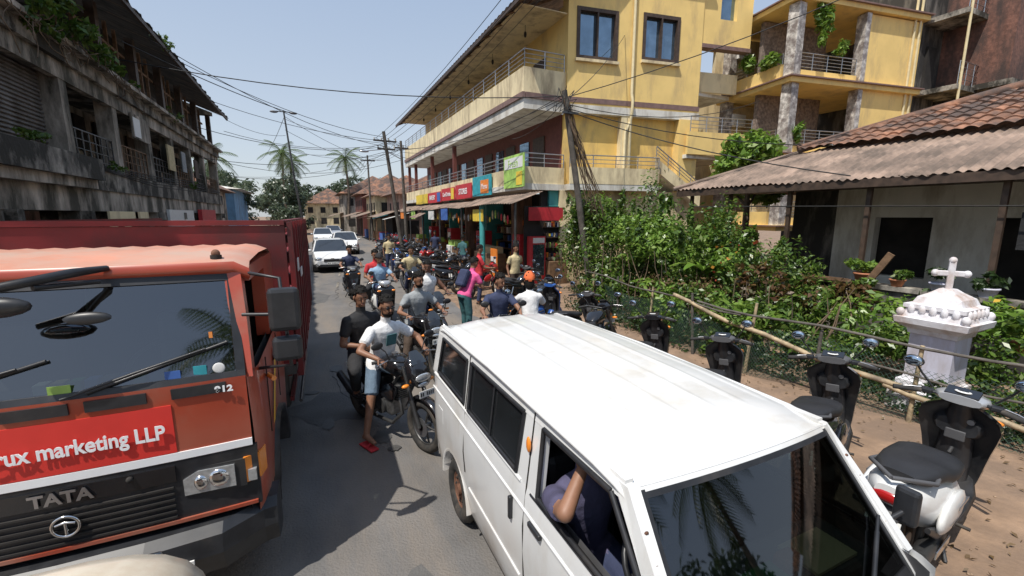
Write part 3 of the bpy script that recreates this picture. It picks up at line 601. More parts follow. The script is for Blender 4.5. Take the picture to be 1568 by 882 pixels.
wall(w_,(14.8,16.9),(22.5,16.2),-.5,12.6,.2,'cream_plaster',[(3.0,3.9,9.4,10.6)]); w_.bb(14.9,15.1,14.2,16.9,0,12.6,'yellow_plaster')
wall(w_,(15.0,14.15),(17.45,13.75),9.6,12.6,.24,'yellow_plaster',[(.9,1.7,10.6,12.0)]); wall(w_,(15.9,14.1),(16.7,13.97),10.6,12.0,.05,'bldg_glass'); wall(w_,(15,14.15),(17.45,13.75),9.45,9.6,.34,'maroon_stripe')
wall(w_,(14.3,13.75),(17.4,13.25),5.15,6.05,.14,'yellow_plaster'); w_.bb(14.3,17.4,13.75,16.4,5.0,5.15,'white_plaster')
wall(w_,(15.2,14.6),(17.45,14.2),7.9,8.7,.12,'cream_plaster'); w_.bb(15.1,17.45,14.5,16.4,7.75,7.9,'white_plaster')
w_.add([(12.9,14.0,4.5),(15.1,13.6,3.0),(15.1,13.6,3.5),(12.9,14.0,5.0)],[(0,1,2,3)],'cream_plaster'); w_.add([(12.9,14.0,4.5),(15.1,13.6,3.0),(15.1,14.8,3.0),(12.9,15.0,4.5)],[(0,1,2,3)],'white_plaster')
w_.add([(15.3,16.3,5.15),(17.4,16.1,7.75),(17.4,16.1,8.6),(15.3,16.3,6.0)],[(0,1,2,3)],'yellow_plaster')
w_.done('walls',B)
w_=MB()
for s0,s1,z0,z1 in ((.40,2.0,8.56,10.25),(3.2,4.75,8.74,10.35)):
    for a,b,c,d in ((s0-.06,s0+.07,z0-.06,z1+.06),(s1-.07,s1+.06,z0-.06,z1+.06),(s0+.07,s1-.07,z0-.06,z0+.07),(s0+.07,s1-.07,z1-.07,z1+.06),((s0+s1)/2-.03,(s0+s1)/2+.03,z0+.07,z1-.07)): wall(w_,F(a,.05),F(b,.05),c,d,.22,'dark_wood')
    wall(w_,F(s0+.07,-.02),F(s1-.07,-.02),z0+.07,z1-.07,.02,'bldg_glass'); wall(w_,F(s0-.1,.14),F(s1+.1,.14),z0-.16,z0-.06,.2,'cream_plaster')
w_.done('windows',B)
w_=MB()
railing(w_,(7.46,15.06,0),(7.46,YE,0),8.0,.62,'steel',4,1.4); railing(w_,(7.46,15.06,0),(9.15,15.06,0),8.0,.62,'steel',4,.8)
railing(w_,(7.46,15.06,0),(7.46,YE,0),4.48,.5,'steel',3,1.4); railing(w_,(7.46,15.06,0),(9.2,15.06,0),4.48,.5,'steel',3,.8)
a=F(0,.55);b=F(3.9,.55); railing(w_,(*a,0),(*b,0),4.48,.45,'steel',3,.9)
railing(w_,(12.9,13.95,5.0),(15.1,13.55,3.5),0,.4,'steel',3,.6); railing(w_,(14.4,13.7,6.05),(17.4,13.2,6.05),0,.6,'steel',4,.7)
for s,o in ((2.72,.2),(2.5,.2)):
    a=F(s,o); w_.tube([(a[0],a[1],0),(a[0],a[1],6.4),(a[0],a[1]-.08,6.7),(a[0],a[1]-.08,7.1),(a[0],a[1],7.4),(a[0],a[1],12.4)] if s==2.72 else [(a[0],a[1],0),(a[0],a[1],5.9),(a[0]+.2,a[1]-.02,6.3)],.06,'pipe_cream',8)
w_.done('railings_and_pipes',B)
w_=MB(); rg=[]
for k in range(0,226):
    y=14.2+k*.105; z=.025*math.sin(k*1.9); rg.append([Vector((6.85,y,9.95+z)),Vector((9.5,y,11.2+z)),Vector((12.5,y,12.6+z))])
w_.loft(rg,'roof_sheet',closed=False,cap=False); w_.bb(6.86,6.92,14.2,37.7,9.78,9.93,'dark_wood')
for k in range(20): 
    y=14.5+k*1.2; w_.tube([(6.95,y,9.88),(9.2,y,10.9)],.05,'wood',4)
w_.tube([(7.6,14.3,10.1),(7.6,37.5,10.1)],.05,'wood',4)
w_.bb(7.3,9.2,15.0,YE,10.04,10.07,'cream_plaster')
for k in range(6): w_.ell((8.2,16.5+k*3.4,9.7),(.06,.06,.12),'dark_interior',None,8,6); w_.cyl((8.2,16.5+k*3.4,9.8),(8.2,16.5+k*3.4,10.04),.01,'wire',n=4)
wall(w_,(9.2,15),(15,14.1),12.6,12.75,1.2,'cream_plaster')
w_.done('roof',B)
w_=MB()
def awning(x0,x1,y0,y1,z0,z1,mat='roof_sheet'):
    rg=[]; n=int((y1-y0)/.055)
    for k in range(n+1):
        y=y0+(y1-y0)*k/n; q=.018*math.sin(k*math.pi/2); rg.append([Vector((x0,y,z0+q+.04*math.sin(y*.9))),Vector((x1,y,z1+q))])
    w_.loft(rg,mat,closed=False,cap=False)
awning(6.35,7.6,13.8,20,3.05,3.5); awning(6.5,7.6,20.1,29,3.0,3.4); awning(6.45,7.6,29.1,36.9,2.95,3.4)
awning(5.9,6.6,27,29,2.5,2.8,'roof_sheet')
for y in (14.0,17.3,20.05,24,28,32,36): w_.cyl((6.6,y,0),(6.6,y,3.1),.05 if y!=17.3 else .12,'teal_paint' if y in(17.3,) else 'dark_steel',n=10)
w_.done('awning',B)
w_=MB()
w_.bb(7.30,7.34,14.75,16.6,3.72,4.95,'sign_green'); w_.bb(7.29,7.30,14.85,16.5,4.45,4.85,'sign_white'); w_.bb(7.285,7.30,14.9,15.4,3.8,4.3,'sign_yellow')
w_.bb(7.30,7.34,18.0,20.4,3.55,4.45,'sign_teal'); w_.bb(7.29,7.30,18.3,19.3,3.65,4.25,'sign_orange')
w_.bb(7.30,7.34,20.6,23.2,3.5,4.25,'sign_red'); w_.bb(7.30,7.34,23.4,26,3.5,4.2,'sign_red'); w_.bb(7.30,7.34,26.2,29.4,3.45,4.1,'sign_red'); w_.bb(7.30,7.34,29.6,33,3.45,4.1,'sign_yellow'); w_.bb(7.28,7.30,23.5,24.0,3.55,4.15,'sign_yellow'); w_.bb(7.28,7.30,26.3,27.0,3.5,4.05,'sign_blue')
for y,c,h in ((17.0,'sign_yellow',.5),(22.2,'sign_blue',.6),(25.0,'sign_white',.5),(30,'sign_green',.6),(34,'sign_orange',.5)): w_.bb(6.5,6.54,y,y+1.2,2.4,2.4+h,c)
w_.done('banners',B)
rr=(rad(90),0,rad(-90))
TXT('Fresh','banner_text',.42,(7.285,15.7,4.5),rr,'sign_green',B); TXT('STORES','banner_text_2',.4,(7.285,21.9,3.75),rr,'white_text',B,bold=.008); TXT('Cool Drinks','banner_text_3',.32,(7.285,24.9,3.75),rr,'white_text',B,bold=.006); TXT('BAKERY','banner_text_4',.4,(7.285,28.2,3.65),rr,'white_text',B,bold=.006); TXT('Menu','banner_text_5',.35,(7.28,18.8,3.85),rr,'white_text',B)
w_=MB()
GC=['sign_red','sign_white','sign_green','c_beige','wood','sign_orange','c_brown','sign_yellow','goods_mix','goods_mix','c_navy','sign_blue']
for k in range(300):
    y=RD.uniform(15.6,36); z=RD.choice([.3,.7,1.1,1.5,1.9,2.3]); w_.box((9.35-RD.random()*.15,y,z),(.25,RD.uniform(.08,.26),RD.uniform(.12,.34)),RD.choice(GC))
for z in (.15,.55,.95,1.35,1.75,2.15): w_.bb(9.1,9.55,15.4,36,z-.03,z,'wood')
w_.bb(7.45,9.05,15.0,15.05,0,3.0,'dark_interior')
w_.bb(7.55,8.15,14.55,14.95,0,1.85,'sign_red'); w_.bb(7.6,8.1,14.54,14.55,.35,1.55,'bldg_glass'); w_.bb(7.6,8.1,14.535,14.55,1.6,1.8,'sign_white')
for z in (1.0,1.4,1.8,2.2): 
    w_.bb(8.25,9.0,14.8,15.0,z-.03,z,'dark_wood')
    x=8.28
    while x<8.95:
        q=RD.uniform(.05,.11); w_.box((x+q/2,14.88,z+.09),(q*.8,.12,RD.uniform(.10,.24)),RD.choice(GC)); x+=q+RD.choice([0,.01,.05])
w_.bb(7.5,9.0,14.7,14.74,2.45,2.95,'sign_red'); w_.bb(8.2,9.0,14.3,14.8,0,.9,'wood',bev=.02)
for k in range(5): w_.ell((8.3+k*.16,14.5,.98),(.09,.12,.09),RD.choice(['c_beige','sign_orange','goods_mix']),None,8,6)
for y in (16.3,20.9,26.2,31): w_.bb(7.9,8.5,y,y+.75,0,1.85,'sign_red'); w_.bb(7.885,7.9,y+.08,y+.67,.35,1.6,'bldg_glass')
for y,m_ in ((18.2,'wood'),(19.3,'dark_wood'),(23.1,'wood'),(24.2,'sign_white'),(28,'wood'),(33,'wood')): w_.bb(7.3,8.1,y,y+1.0,0,.9,m_,bev=.02); w_.bb(7.4,8.0,y+.1,y+.9,.9,1.2,RD.choice(['sign_green','wood','c_beige']))
w_.bb(6.2,6.24,14.8,15.4,.3,1.4,'sign_orange'); w_.bb(6.19,6.2,14.85,15.35,.5,1.1,'sign_white')
for k in range(34): w_.ell((6.75,15+k*.3,2.6+RD.uniform(-.2,.1)),(.04,.05,RD.uniform(.1,.2)),RD.choice(['sign_orange','goods_mix','sign_white','sign_red','c_beige','sign_yellow','sign_green']),None,8,6)
w_.done('shop_goods',B)
# ================================================================== BUILDING 2
B=EMP('yellow_house_with_balconies'); w_=MB()
def Q(s,o=0): return (17.5+.988*s-.155*o,11.9-.155*s-.988*o)
def sg(s0,s1,z0,z1,mat,th=.2,ops=(),o=0): wall(w_,Q(s0,o),Q(s1,o),z0,z1,th,mat,ops)
for zf in (-.6,2.25,5.15,8.05,11.0): 
    c=Q(3.4,-1.7); w_.box((c[0],c[1],zf-.12),(7.1,4.0,.24),'yellow_plaster',rot=math.atan2(-.155,.988)); c=Q(3.4,-1.7); w_.box((c[0],c[1],zf-.03),(7.3,4.2,.05),'maroon_stripe',rot=math.atan2(-.155,.988))
for zf in (2.25,5.15,8.05):
    sg(3.7,6.8,zf,zf+2.66,'yellow_plaster',.25); sg(.25,3.7,zf,zf+2.66,'stone_rough' if zf>2.3 else 'cream_plaster',.2,(),-1.7)
    sg(3.5,3.75,zf,zf+2.66,'marble',.4,(),.02); 
    a=Q(.2,-.02); w_.box((a[0],a[1],zf+1.33),(.42,.42,2.66),'marble')
    a=Q(.02,-3.2); w_.box((a[0],a[1],zf+1.33),(.4,.4,2.66),'marble')
    sg(0.4,3.5,zf,zf+.30,'yellow_plaster',.14); wall(w_,Q(0,-.3),Q(0,-3.0),zf,zf+.55,.14,'yellow_plaster')
    sg(1.5,2.3,zf,zf+2.1,'dark_wood',.1,(),-1.55); wall(w_,Q(.1,-3.4),Q(3.7,-3.4),zf,zf+2.6,.2,'cream_plaster')
    w_.box((*Q(.6,-3.1),zf+1.9),(.8,.25,.5),'sign_white')
w_.done('walls',B)
w_=MB()
for zf in (2.25,5.15,8.05): railing(w_,(*Q(.4,.0),0),(*Q(3.5,0),0),zf+.30,.65,'steel',5,.8,.018); railing(w_,(*Q(0,-.3),0),(*Q(0,-3.0),0),zf+.55,.4,'steel',3,.8,.018)
w_.tube([(*Q(6.3,.16),0),(*Q(6.3,.16),12.5)],.05,'pipe_cream',6); w_.tube([(*Q(6.6,.16),0),(*Q(6.6,.16),12.5)],.05,'pipe_cream',6); w_.done('railings_and_pipes',B)
cloud('balcony_plants',[(*Q(-.1,-.8),8.9,.35,.5,.45),(*Q(-.1,-2),9.2,.3,.5,.5),(*Q(1.2,.2),9.9,.5,.3,.8),(*Q(.6,.2),5.9,.3,.3,.4),(*Q(-.2,-1.5),6.0,.3,.6,.4),(*Q(2.2,.2),9.3,.5,.2,.4)],1500,.24,'leaf_bright')
B=EMP('brick_building'); w_=MB(); M('brick',(.19,.09,.065),.9,var=.3,scale=8,bump=.5,dirt=(.06,.04,.035),damt=.55)
w_.bb(26.2,42,8.5,16,8.0,16,'brick'); w_.bb(26.6,42,8.7,16,-1,8.0,'moldy_shade_wall'); w_.bb(24.3,26.2,10.8,16,-1,13,'moldy_shade_wall'); w_.bb(26.0,42,8.3,16,7.9,8.12,'old_concrete')
w_.bb(24.5,26.6,9.4,11,7.8,8.0,'old_concrete'); w_.bb(24.5,26.6,9.4,11,5.0,5.2,'yellow_deep'); w_.bb(24.5,26.6,9.4,11,10.7,10.9,'old_concrete'); w_.bb(24.9,25.6,10.7,10.82,8.0,9.9,'dark_interior'); w_.bb(24.9,25.6,10.7,10.82,5.2,7.1,'dark_interior')
railing(w_,(24.6,9.45,8),(26.5,9.45,8),0,.9,'steel',4,.6); railing(w_,(24.6,9.45,5.2),(26.5,9.45,5.2),0,.9,'steel',4,.6); railing(w_,(24.6,9.45,10.9),(26.5,9.45,10.9),0,.9,'steel',4,.6)
for x in (24.7,): w_.tube([(x,9.4,0),(x,9.4,12)],.05,'pipe_cream',6)
for k in range(5): w_.bb(28+k*2.4,29+k*2.4,8.44,8.5,9.2,10.6,'dark_interior')
w_.done('walls',B)
# ================================================================== TILED HOUSE
B=EMP('tiled_roof_house'); 
def roof_patch(mb,o,ud,vd,L,H,smin,kind,mat,tw=.24,row=.34):
    o=Vector(o);ud=Vector(ud).normalized();vd=Vector(vd).normalized(); nn=ud.cross(vd).normalized(); nn=nn if nn.z>0 else -nn
    if kind!='tile': row=H/6
    n=int(H/row); px=int(L/tw)*6; vals=[]
    for i in range(n):
        vals+= [(i*row,.035),((i+1)*row-.004,0)] if kind=='tile' else [(i*row,0)]
    if kind!='tile': vals.append((H,0))
    R=[]; rj=[[RD.uniform(-.014,.014) for _ in range(int(L/tw)+2)] for _ in range(n+1)]
    for vi,(v,dz) in enumerate(vals):
        rw=[]; sag=.035*math.sin(v*1.3)
        for j in range(px+1):
            s=max(L*j/px,smin(v)); ph=s/tw*math.pi
            h=(abs(math.sin(ph))*.05 if kind=='tile' else .022*math.sin(ph*2))
            jit_=rj[vi//2][int(s/tw)] if kind=='tile' else .006*math.sin(s*3+v*2)
            ed=(.012*math.sin(s*23)+.02*math.sin(s*5.1)) if v==0 else 0
            rw.append(o+ud*s+vd*(v+ed)+nn*(h+dz+jit_+sag+.02*math.sin(s*.9)))
        R.append(rw)
    mb.loft(R,mat,closed=False,cap=False,smooth=(kind!='tile'))
w_=MB(); k=(5.6-3.38)/5.5; vd=V(1,0,k).normalized(); cosv=vd.x
roof_patch(w_,(10,10,3.38),(0,-1,0),vd,22,2.5/cosv,lambda v:v*cosv,'sheet','roof_sheet',tw=.15)
roof_patch(w_,(12.2,10,3.38+2.2*k+.10),(0,-1,0),vd,22,3.4/cosv,lambda v:2.2+v*cosv,'tile','roof_tile')
w_.add([(10,10,3.36),(15.5,4.5,5.6),(22,4.5,5.6),(27,10,3.36)],[(0,1,2,3)],'roof_tile')
w_.add([(15.6,4.5,5.66),(15.6,-12,5.66),(21,-12,3.4),(21,4.5,5.6)],[(0,1,2,3)],'roof_tile')
w_.tube([(12.2,7.8,4.42),(15.6,4.45,5.76)],.11,'roof_tile',8); w_.tube([(15.6,4.45,5.78),(15.6,-12,5.78)],.12,'roof_tile',8)
w_.tube([(10.0,10.0,3.42),(12.3,7.75,4.34)],.07,'roof_sheet',8)
w_.bb(10.02,10.08,-12,9.9,3.2,3.36,'dark_wood')
for k in range(24): w_.bb(10.1,12.6,9.6-k*.85,9.66-k*.85,3.342,3.40,'dark_wood')
w_.done('roof',B)
w_=MB()
wall(w_,(12.8,8.0),(12.8,6.9),.4,4.3,.25,'moldy_shade_wall'); wall(w_,(12.8,6.9),(12.8,2.9),.4,4.3,.25,'white_plaster',[(.9,2.0,1.2,2.6),(3.0,3.9,.4,2.6)]); wall(w_,(12.8,2.9),(12.8,-12),.4,4.3,.25,'moldy_shade_wall',[(1.5,2.6,.4,2.5),(4.3,5.5,1.1,2.5)]); w_.bb(13.1,13.2,-12,8,.4,4.3,'dark_interior')  # dark end stretches carry porch shade in their colour; near-black sheet behind openings
w_.bb(9.9,13,-12,9.4,0,.5,'old_concrete'); wall(w_,(12.8,8),(20,8),0,3.6,.2,'moldy_shade_wall'); w_.bb(10.2,12.8,-12,9.3,3.3,3.34,'dark_wood')  # thin inner ceiling added to shade the porch
for y in (9.5,8.2,6.6,5.0,3.1,1.0,-1.5): w_.bb(10.2,10.28,y-.04,y+.04,.5,3.4,'dark_wood')
wall(w_,(9.95,4.9),(9.95,-12),.0,1.25,.2,'moldy_shade_wall'); w_.bb(9.8,10.1,4.9,-12,1.25,1.33,'old_concrete')
w_.bb(10.6,11.2,5.5,7.8,.9,.98,'wood'); w_.bb(12.3,12.7,4.4,7.5,.9,1.0,'wood'); w_.bb(10.25,10.3,5.2,9.5,1.25,1.32,'wood'); w_.bb(10.25,10.3,5.2,9.5,.85,.9,'wood')
w_.tube([(10.1,9.3,2.9),(10.1,0,2.75)],.012,'wire',4); w_.box((9.75,4.5,1.55),(.04,.12,.9),'wood',rot=Matrix.Rotation(.5,4,'X'))
for k in range(6): w_.bb(10.3,10.32,2.9-k*.5,2.6-k*.5,2.1,2.7,RD.choice(['c_navy','c_brown','c_black','c_grey']))
w_.done('walls',B)
def pot(name,x,y,z,s,leaf,pm='terracotta'):
    m=MB(); m.loft([[Vector((x+r*s*math.cos(t*math.pi/7),y+r*s*math.sin(t*math.pi/7),z+h*s)) for t in range(14)] for h,r in ((0,.55),(.8,.82),(.82,.92),(1,.92),(1,.75),(.9,.7))],pm); e=m.done(name); cloud('leaves',[(x,y,z+s*1.7,s*1.2,s*1.2,s*.9)],260,.12,leaf,e); return e
for x,y,z,s,l in ((9.9,4.75,1.33,.2,'leaf_bright'),(9.9,4.2,1.33,.14,'leaf_bush'),(9.9,3.6,1.33,.16,'leaf_dark'),(9.9,3.0,1.33,.16,'leaf_dark'),(9.9,2.2,1.33,.15,'leaf_bush'),(9.9,1.6,1.33,.15,'leaf_bright'),(10.2,4.3,.5,.2,'leaf_dark'),(9.0,1.9,.9,.17,'leaf_bright'),(8.7,2.2,.8,.18,'leaf_bright'),(9.2,4.4,1.0,.2,'leaf_bush')): pot('potted_plant',x,y,z,s,l,'terracotta' if l!='leaf_dark' else 'shrine_lilac')
# ================================================================== SHRINE
m=MB(); X,Y=7.55,2.65; KS=.66
def sq(z,h): return [Vector((X+a*h*KS,Y+b*h*KS,z)) for a,b in ((-1,-1),(1,-1),(1,1),(-1,1))]
def SL_(lst,mat): m.loft([sq(z,h) for z,h in lst],mat,smooth=False)
SL_([(0,.52),(.30,.52),(.31,.44),(.42,.44),(.43,.37),(.5,.35)],'shrine_white'); SL_([(.5,.35),(1.08,.35)],'shrine_lilac')
SL_([(1.08,.38),(1.14,.40),(1.18,.48),(1.22,.56),(1.30,.58),(1.31,.52),(1.36,.50)],'shrine_white'); SL_([(1.36,.46),(1.42,.44),(1.43,.48),(1.48,.48),(1.50,.38),(1.58,.33),(1.64,.20),(1.70,.10)],'shrine_white')
for a in (-1,1):
    for b in (-1,1): m.ell((X+a*.50*KS,Y+b*.50*KS,1.36),(.05,.05,.06),'shrine_white',None,8,6)
for k in range(5):
    for a,b,c,d in ((0,-1,1,0),(-1,0,0,1)): m.ell((X+(a*.47+c*(k-2)*.17)*KS,Y+(b*.47+d*(k-2)*.17)*KS,1.41),(.04,.04,.07),'shrine_white',None,8,6)
R45=Matrix.Rotation(rad(-62),4,'Z')
m.box((X,Y,1.87),(.07,.065,.38),'shrine_white',rot=R45,bev=.012); m.box((X,Y,1.90),(.30,.063,.07),'shrine_white',rot=R45,bev=.012)
for dx,dz in ((.15,0),(-.15,0),(0,.17)):
    q=R45@V(dx,0,0); m.ell((X+q.x,Y+q.y,1.9+dz),(.048,.045,.048),'shrine_white',None,8,6)
m.done('cross_shrine')
# ================================================================== FENCE
fp=[(7.35,.6),(7.1,1.6),(6.85,3.0),(6.6,4.2),(6.55,5.4),(6.7,7),(6.95,8.6),(7.3,10.4)]
def fpt(t):
    t=max(0,min(len(fp)-1.001,t)); i=int(t); a=V(*fp[i],0);b=V(*fp[i+1],0); return a.lerp(b,t-i)
m=MB()
for k in range(9):
    p=fpt(k*.85)+V(-.05,0,0); h=RD.uniform(.95,1.25); m.tube([p,p+V(RD.uniform(-.08,.08),RD.uniform(-.08,.08),h)],[.030,.024],'bamboo' if k%2==0 else 'pole_wood',7)
def rail(t0,t1,z0,z1,r,mat,n=10):
    m.tube([fpt(t0+(t1-t0)*i/n)+V(-.10,0,z0+(z1-z0)*i/n+.03*math.sin(i*1.3+t0)) for i in range(n+1)],r,mat,7)
rail(0,4.2,1.02,1.05,.020,'pole_wood'); rail(1.7,4.6,.42,1.05,.038,'bamboo'); rail(3.5,7,1.0,1.05,.018,'pole_wood'); rail(0,1.9,.15,.42,.034,'bamboo'); rail(.5,3,.60,.66,.016,'pole_wood')
m.done('bamboo_fence')
m=MB()
N_=150
for sgn in (1,-1):
    for k in range(-14,N_):
        a=[];
        for j in range(9):
            t=(k+sgn*j*1.6+(14 if sgn<0 else 0))*7/N_; z=.02+j*.10
            if t<0 or t>6.4: continue
            p=fpt(t)+V(-.05+.06*math.sin(t*5+z*4),0,z+.08*math.sin(t*3)); a.append(p)
        if len(a)>1: m.tube(a,.0026,'net_green',3,cap=False)
m.done('fence_net')
# ================================================================== GARDEN PLANTS
cloud('garden_bush',[(8.1,10.3,1.6,.9,1.0,1.5),(9.0,9.4,1.5,1.1,.9,1.5),(8.0,8.6,1.2,1.0,1.0,1.2),(9.2,8.0,1.6,1.0,1.0,1.5),(7.6,9.8,.8,.6,1,.8),(8.3,12.3,1.7,.9,1.2,1.7),(9.6,10.8,1.9,1,1,1.8),(7.9,11.5,2.4,.6,.8,1.0),(9.6,13.2,2.0,1.2,.8,1.6),(11,12.3,1.6,1.2,.8,1.6)],22000,.13,'leaf_bush',sub=13)
cloud('garden_bush',[(7.5,7.4,.8,.6,.9,.8),(8.3,6.4,1.0,.8,.8,1.1),(7.2,6.0,.6,.4,.7,.65),(8.9,6.9,1.3,.8,.8,1.2),(7.3,4.7,.55,.4,.6,.55),(9.0,5.4,1.0,.7,.7,.9),(8.2,4.6,.7,.6,.6,.65),(9.4,7.6,1.5,.6,.8,1.2)],15500,.105,'leaf_bush',sub=13)
cloud('garden_bush',[(8.6,7.4,1.8,1.0,1.2,.7),(7.9,9.2,2.0,.9,1.4,.7),(7.1,5.4,.9,.4,.7,.35),(8.6,3.9,.8,.8,.6,.5),(7.0,7.2,.8,.4,.8,.45),(8.6,11.8,2.5,.9,.9,.7)],7000,.13,'leaf_bright',sub=13)
sh=[]
for k in range(40):
    x=RD.uniform(7.2,9.6); y=RD.uniform(4.2,12.5); h=RD.uniform(.4,1.0); top=(1.15 if y<6 else 2.1 if y<8 else 2.8)*RD.uniform(.75,1.12); sh.append((x,y,top,.12,.12,h*.6))
cloud('garden_shoots',sh,4200,.13,'leaf_bush',sub=5); cloud('garden_shoots',[(x+.1,y+.15,z-.1,a,b,c) for x,y,z,a,b,c in sh[::2]],2000,.14,'leaf_bright',sub=4)
cloud('fence_creeper',[(*fpt(t)[:2],RD.uniform(.3,.8),.16,.28,.26) for t in [1.6+.62*i for i in range(9)]],2600,.085,'leaf_bush',sub=6)
cloud('croton_plant',[(8.3,5.0,1.25,.5,.5,.5),(8.2,5.9,1.4,.4,.4,.4),(8.8,4.4,1.2,.4,.4,.4)],1500,.13,'leaf_red',sub=9)
cloud('garden_bush',[(8.2,3.7,.55,.9,.6,.55),(7.1,3.7,.4,.35,.5,.42),(8.4,2.3,.6,.5,.5,.55),(7.6,1.6,.45,.3,.4,.45),(8.7,1.1,.8,.7,.6,.7),(8.1,.6,.5,.6,.5,.5),(9.2,3.2,.9,.5,.7,.6)],8000,.095,'leaf_bush',sub=11)
cloud('flowering_plant',[(8.5,2.0,1.2,.5,.5,.4),(9.2,2.6,1.0,.4,.4,.4),(8.9,1.2,1.3,.4,.4,.4)],900,.12,'leaf_bright'); cloud('flowers',[(8.5,2.0,1.45,.5,.5,.3),(8.6,1.0,1.2,.5,.4,.3),(8.6,6.5,1.6,.8,1,.6)],70,.08,'flower',asp=.9)
cloud('undergrowth',[(7.4,9,.3,.9,2.5,.35),(7.1,5.5,.2,.5,2.2,.22),(7.5,3.2,.15,.6,1.5,.18),(7.4,1.6,.12,.35,1.2,.15),(6.6,8,.1,.25,2,.12)],8500,.085,'leaf_dark',sub=18)
cloud('dry_leaves',[(7.3,9.5,.3,.5,1.5,.3),(7.0,6,.2,.3,2,.2),(8,11.5,2.3,.5,.7,.8),(8,7,.9,.8,1.5,.6)],2200,.10,'leaf_dry',sub=12)
m=MB()
for k in range(110):
    p=V(RD.uniform(7.2,9.5),RD.uniform(3.5,12.5),0); pts=[p]; d=V(RD.uniform(-.25,.25),RD.uniform(-.25,.25),1)
    for j in range(5): p=p+d*RD.uniform(.22,.36)*(1.2 if p.y>7 else .9)+V(RD.uniform(-.08,.08),RD.uniform(-.08,.08),0); pts.append(p)
    m.tube(pts,[.02,.018,.015,.012,.009,.005],'dry_vine' if k%3 else 'trunk',5)
m.done('garden_stems')
m=MB()
for (bx,by,bz,n) in ((7.6,7.9,.9,7),(8.0,8.9,1.4,6),(7.9,6.9,1.4,6)):
    for k in range(n):
        a=k*2.4; d=V(math.cos(a)*.6,math.sin(a)*.6,1).normalized(); side=V(-math.sin(a),math.cos(a),0); p=V(bx,by,bz); R=[]
        for j in range(8):
            w=.10*math.sin(math.pi*(j+.4)/8)+.005; R.append([p-side*w+V(0,0,.02),p.copy(),p+side*w+V(0,0,.02)]); d=(d+V(math.cos(a)*.1,math.sin(a)*.1,-.22)).normalized(); p=p+d*.11
        m.loft(R,'leaf_bright',closed=False,cap=False)
m.done('broad_leaf_plant')
T_=EMP('leafy_tree'); m=MB(); m.tube([(13.6,10.4,0),(13.7,10.3,2.5),(13.5,10.2,4.2)],[.14,.11,.05],'trunk',8)
for a in range(7): m.tube([(13.6,10.3,2.8+.2*a),(13.6+.9*math.cos(a*2.1),10.3+.9*math.sin(a*2.1),3.9+.15*a)],[.05,.015],'trunk',5)
m.done('trunk',T_); cloud('crown',[(13.6,10.3,4.2,1.3,1.2,1.0),(13.0,10.2,4.6,.8,.8,.6),(14.3,10.2,4.0,.8,.8,.8)],3600,.24,'leaf_bright',T_,asp=.5,sub=9)
T_=EMP('leafy_tree'); m=MB(); m.tube([(27,6,0),(27,6,7)],[.3,.15],'trunk',8); m.done('trunk',T_); cloud('crown',[(27,6,8.3,2,2,1.8),(28,4.5,7.4,1.8,1.8,1.5)],2500,.35,'leaf_bush',T_)
# ================================================================== POLES AND WIRES
def pole(b,t,r0,r1,mat='pole_wood',arms=()):
    m=MB(); b=V(*b);t=V(*t); m.tube([b,b.lerp(t,.5),t],[r0,(r0+r1)/2,r1],mat,10)
    for z,l in arms:
        q=b.lerp(t,z); m.box(q,(l,.08,.09),'dark_steel',rot=.15)
        for s in (-.45,-.15,.15,.45): m.cyl(q+V(s*l,0,.04),q+V(s*l,0,.16),.035,'white_plaster',n=6)
    return m
m=pole((7.85,11,0),(6.7,11,6.1),.11,.08,arms=()); 
for k in range(30):
    p=V(6.75+RD.uniform(-.1,.1),10.95,5.9-RD.random()*.4); pts=[p]; 
    for j in range(7): p=p+V(.19+RD.uniform(-.05,.10),RD.uniform(-.08,.08),-.55+RD.uniform(-.15,.2)); pts.append(p)
    m.tube(pts[:RD.randint(3,8)],.013,'dry_vine',4)
for k in range(8):
    a=k*.8; m.tube([(6.7,11,5.8),(6.7-.35*math.cos(a),10.9,5.9+.3*math.sin(a)),(6.5-.2*math.cos(a),10.9,5.5)],.012,'wire',4)
m.box((6.85,10.9,5.5),(.5,.06,.06),'dark_steel'); m.done('utility_pole')
m=pole((4.9,26,0),(4.05,26,7.3),.12,.09,arms=((.93,1.3),(.87,1.0))); m.done('utility_pole')
m=pole((5.9,30,0),(5.75,30,7.5),.11,.08,arms=((.94,1.0),)); m.tube([(5.8,30,6.3),(4.6,30,6.9),(3.6,30,6.75)],.03,'steel',6); m.ell((3.4,30,6.7),(.3,.1,.07),'steel'); m.done('utility_pole')
m=pole((5.6,46,0),(5.5,46,8.5),.11,.08,arms=((.94,1.4),)); m.done('utility_pole')
m=MB(); m.tube([(-.35,38,0),(-.9,38,5),(-1.3,38,10.4)],[.10,.08,.055],'dark_steel',8); m.box((-1.3,38,10.3),(1.5,.06,.06),'dark_steel')
for s in (-1,1): m.ell((-1.3+s*.65,38,10.25),(.28,.12,.09),'grey_plastic')
m.box((-1.0,37.9,6),(.08,.08,.5),'dark_steel'); m.done('street_lamp')
m=MB()
def wr(a,b,sag=.4,r=.012):
    a=V(*a);b=V(*b); m.tube([a.lerp(b,i/10)-V(0,0,sag*4*(i/10)*(1-i/10)) for i in range(11)],r,'wire',4,cap=False)
for dx,dz in ((-.5,.1),(-.15,.1),(.15,.1),(.5,.1)): 
    wr((4.1+dx,26,6.95),(5.75+dx*.8,30,7.2),.1); wr((4.1+dx,26,6.9),(6.2+dx,6,9.6),.5); wr((5.75+dx,30,7.2),(5.5+dx,46,8.1),.4); wr((5.5+dx,46,8.1),(6+dx,75,8.3),.5,.016)
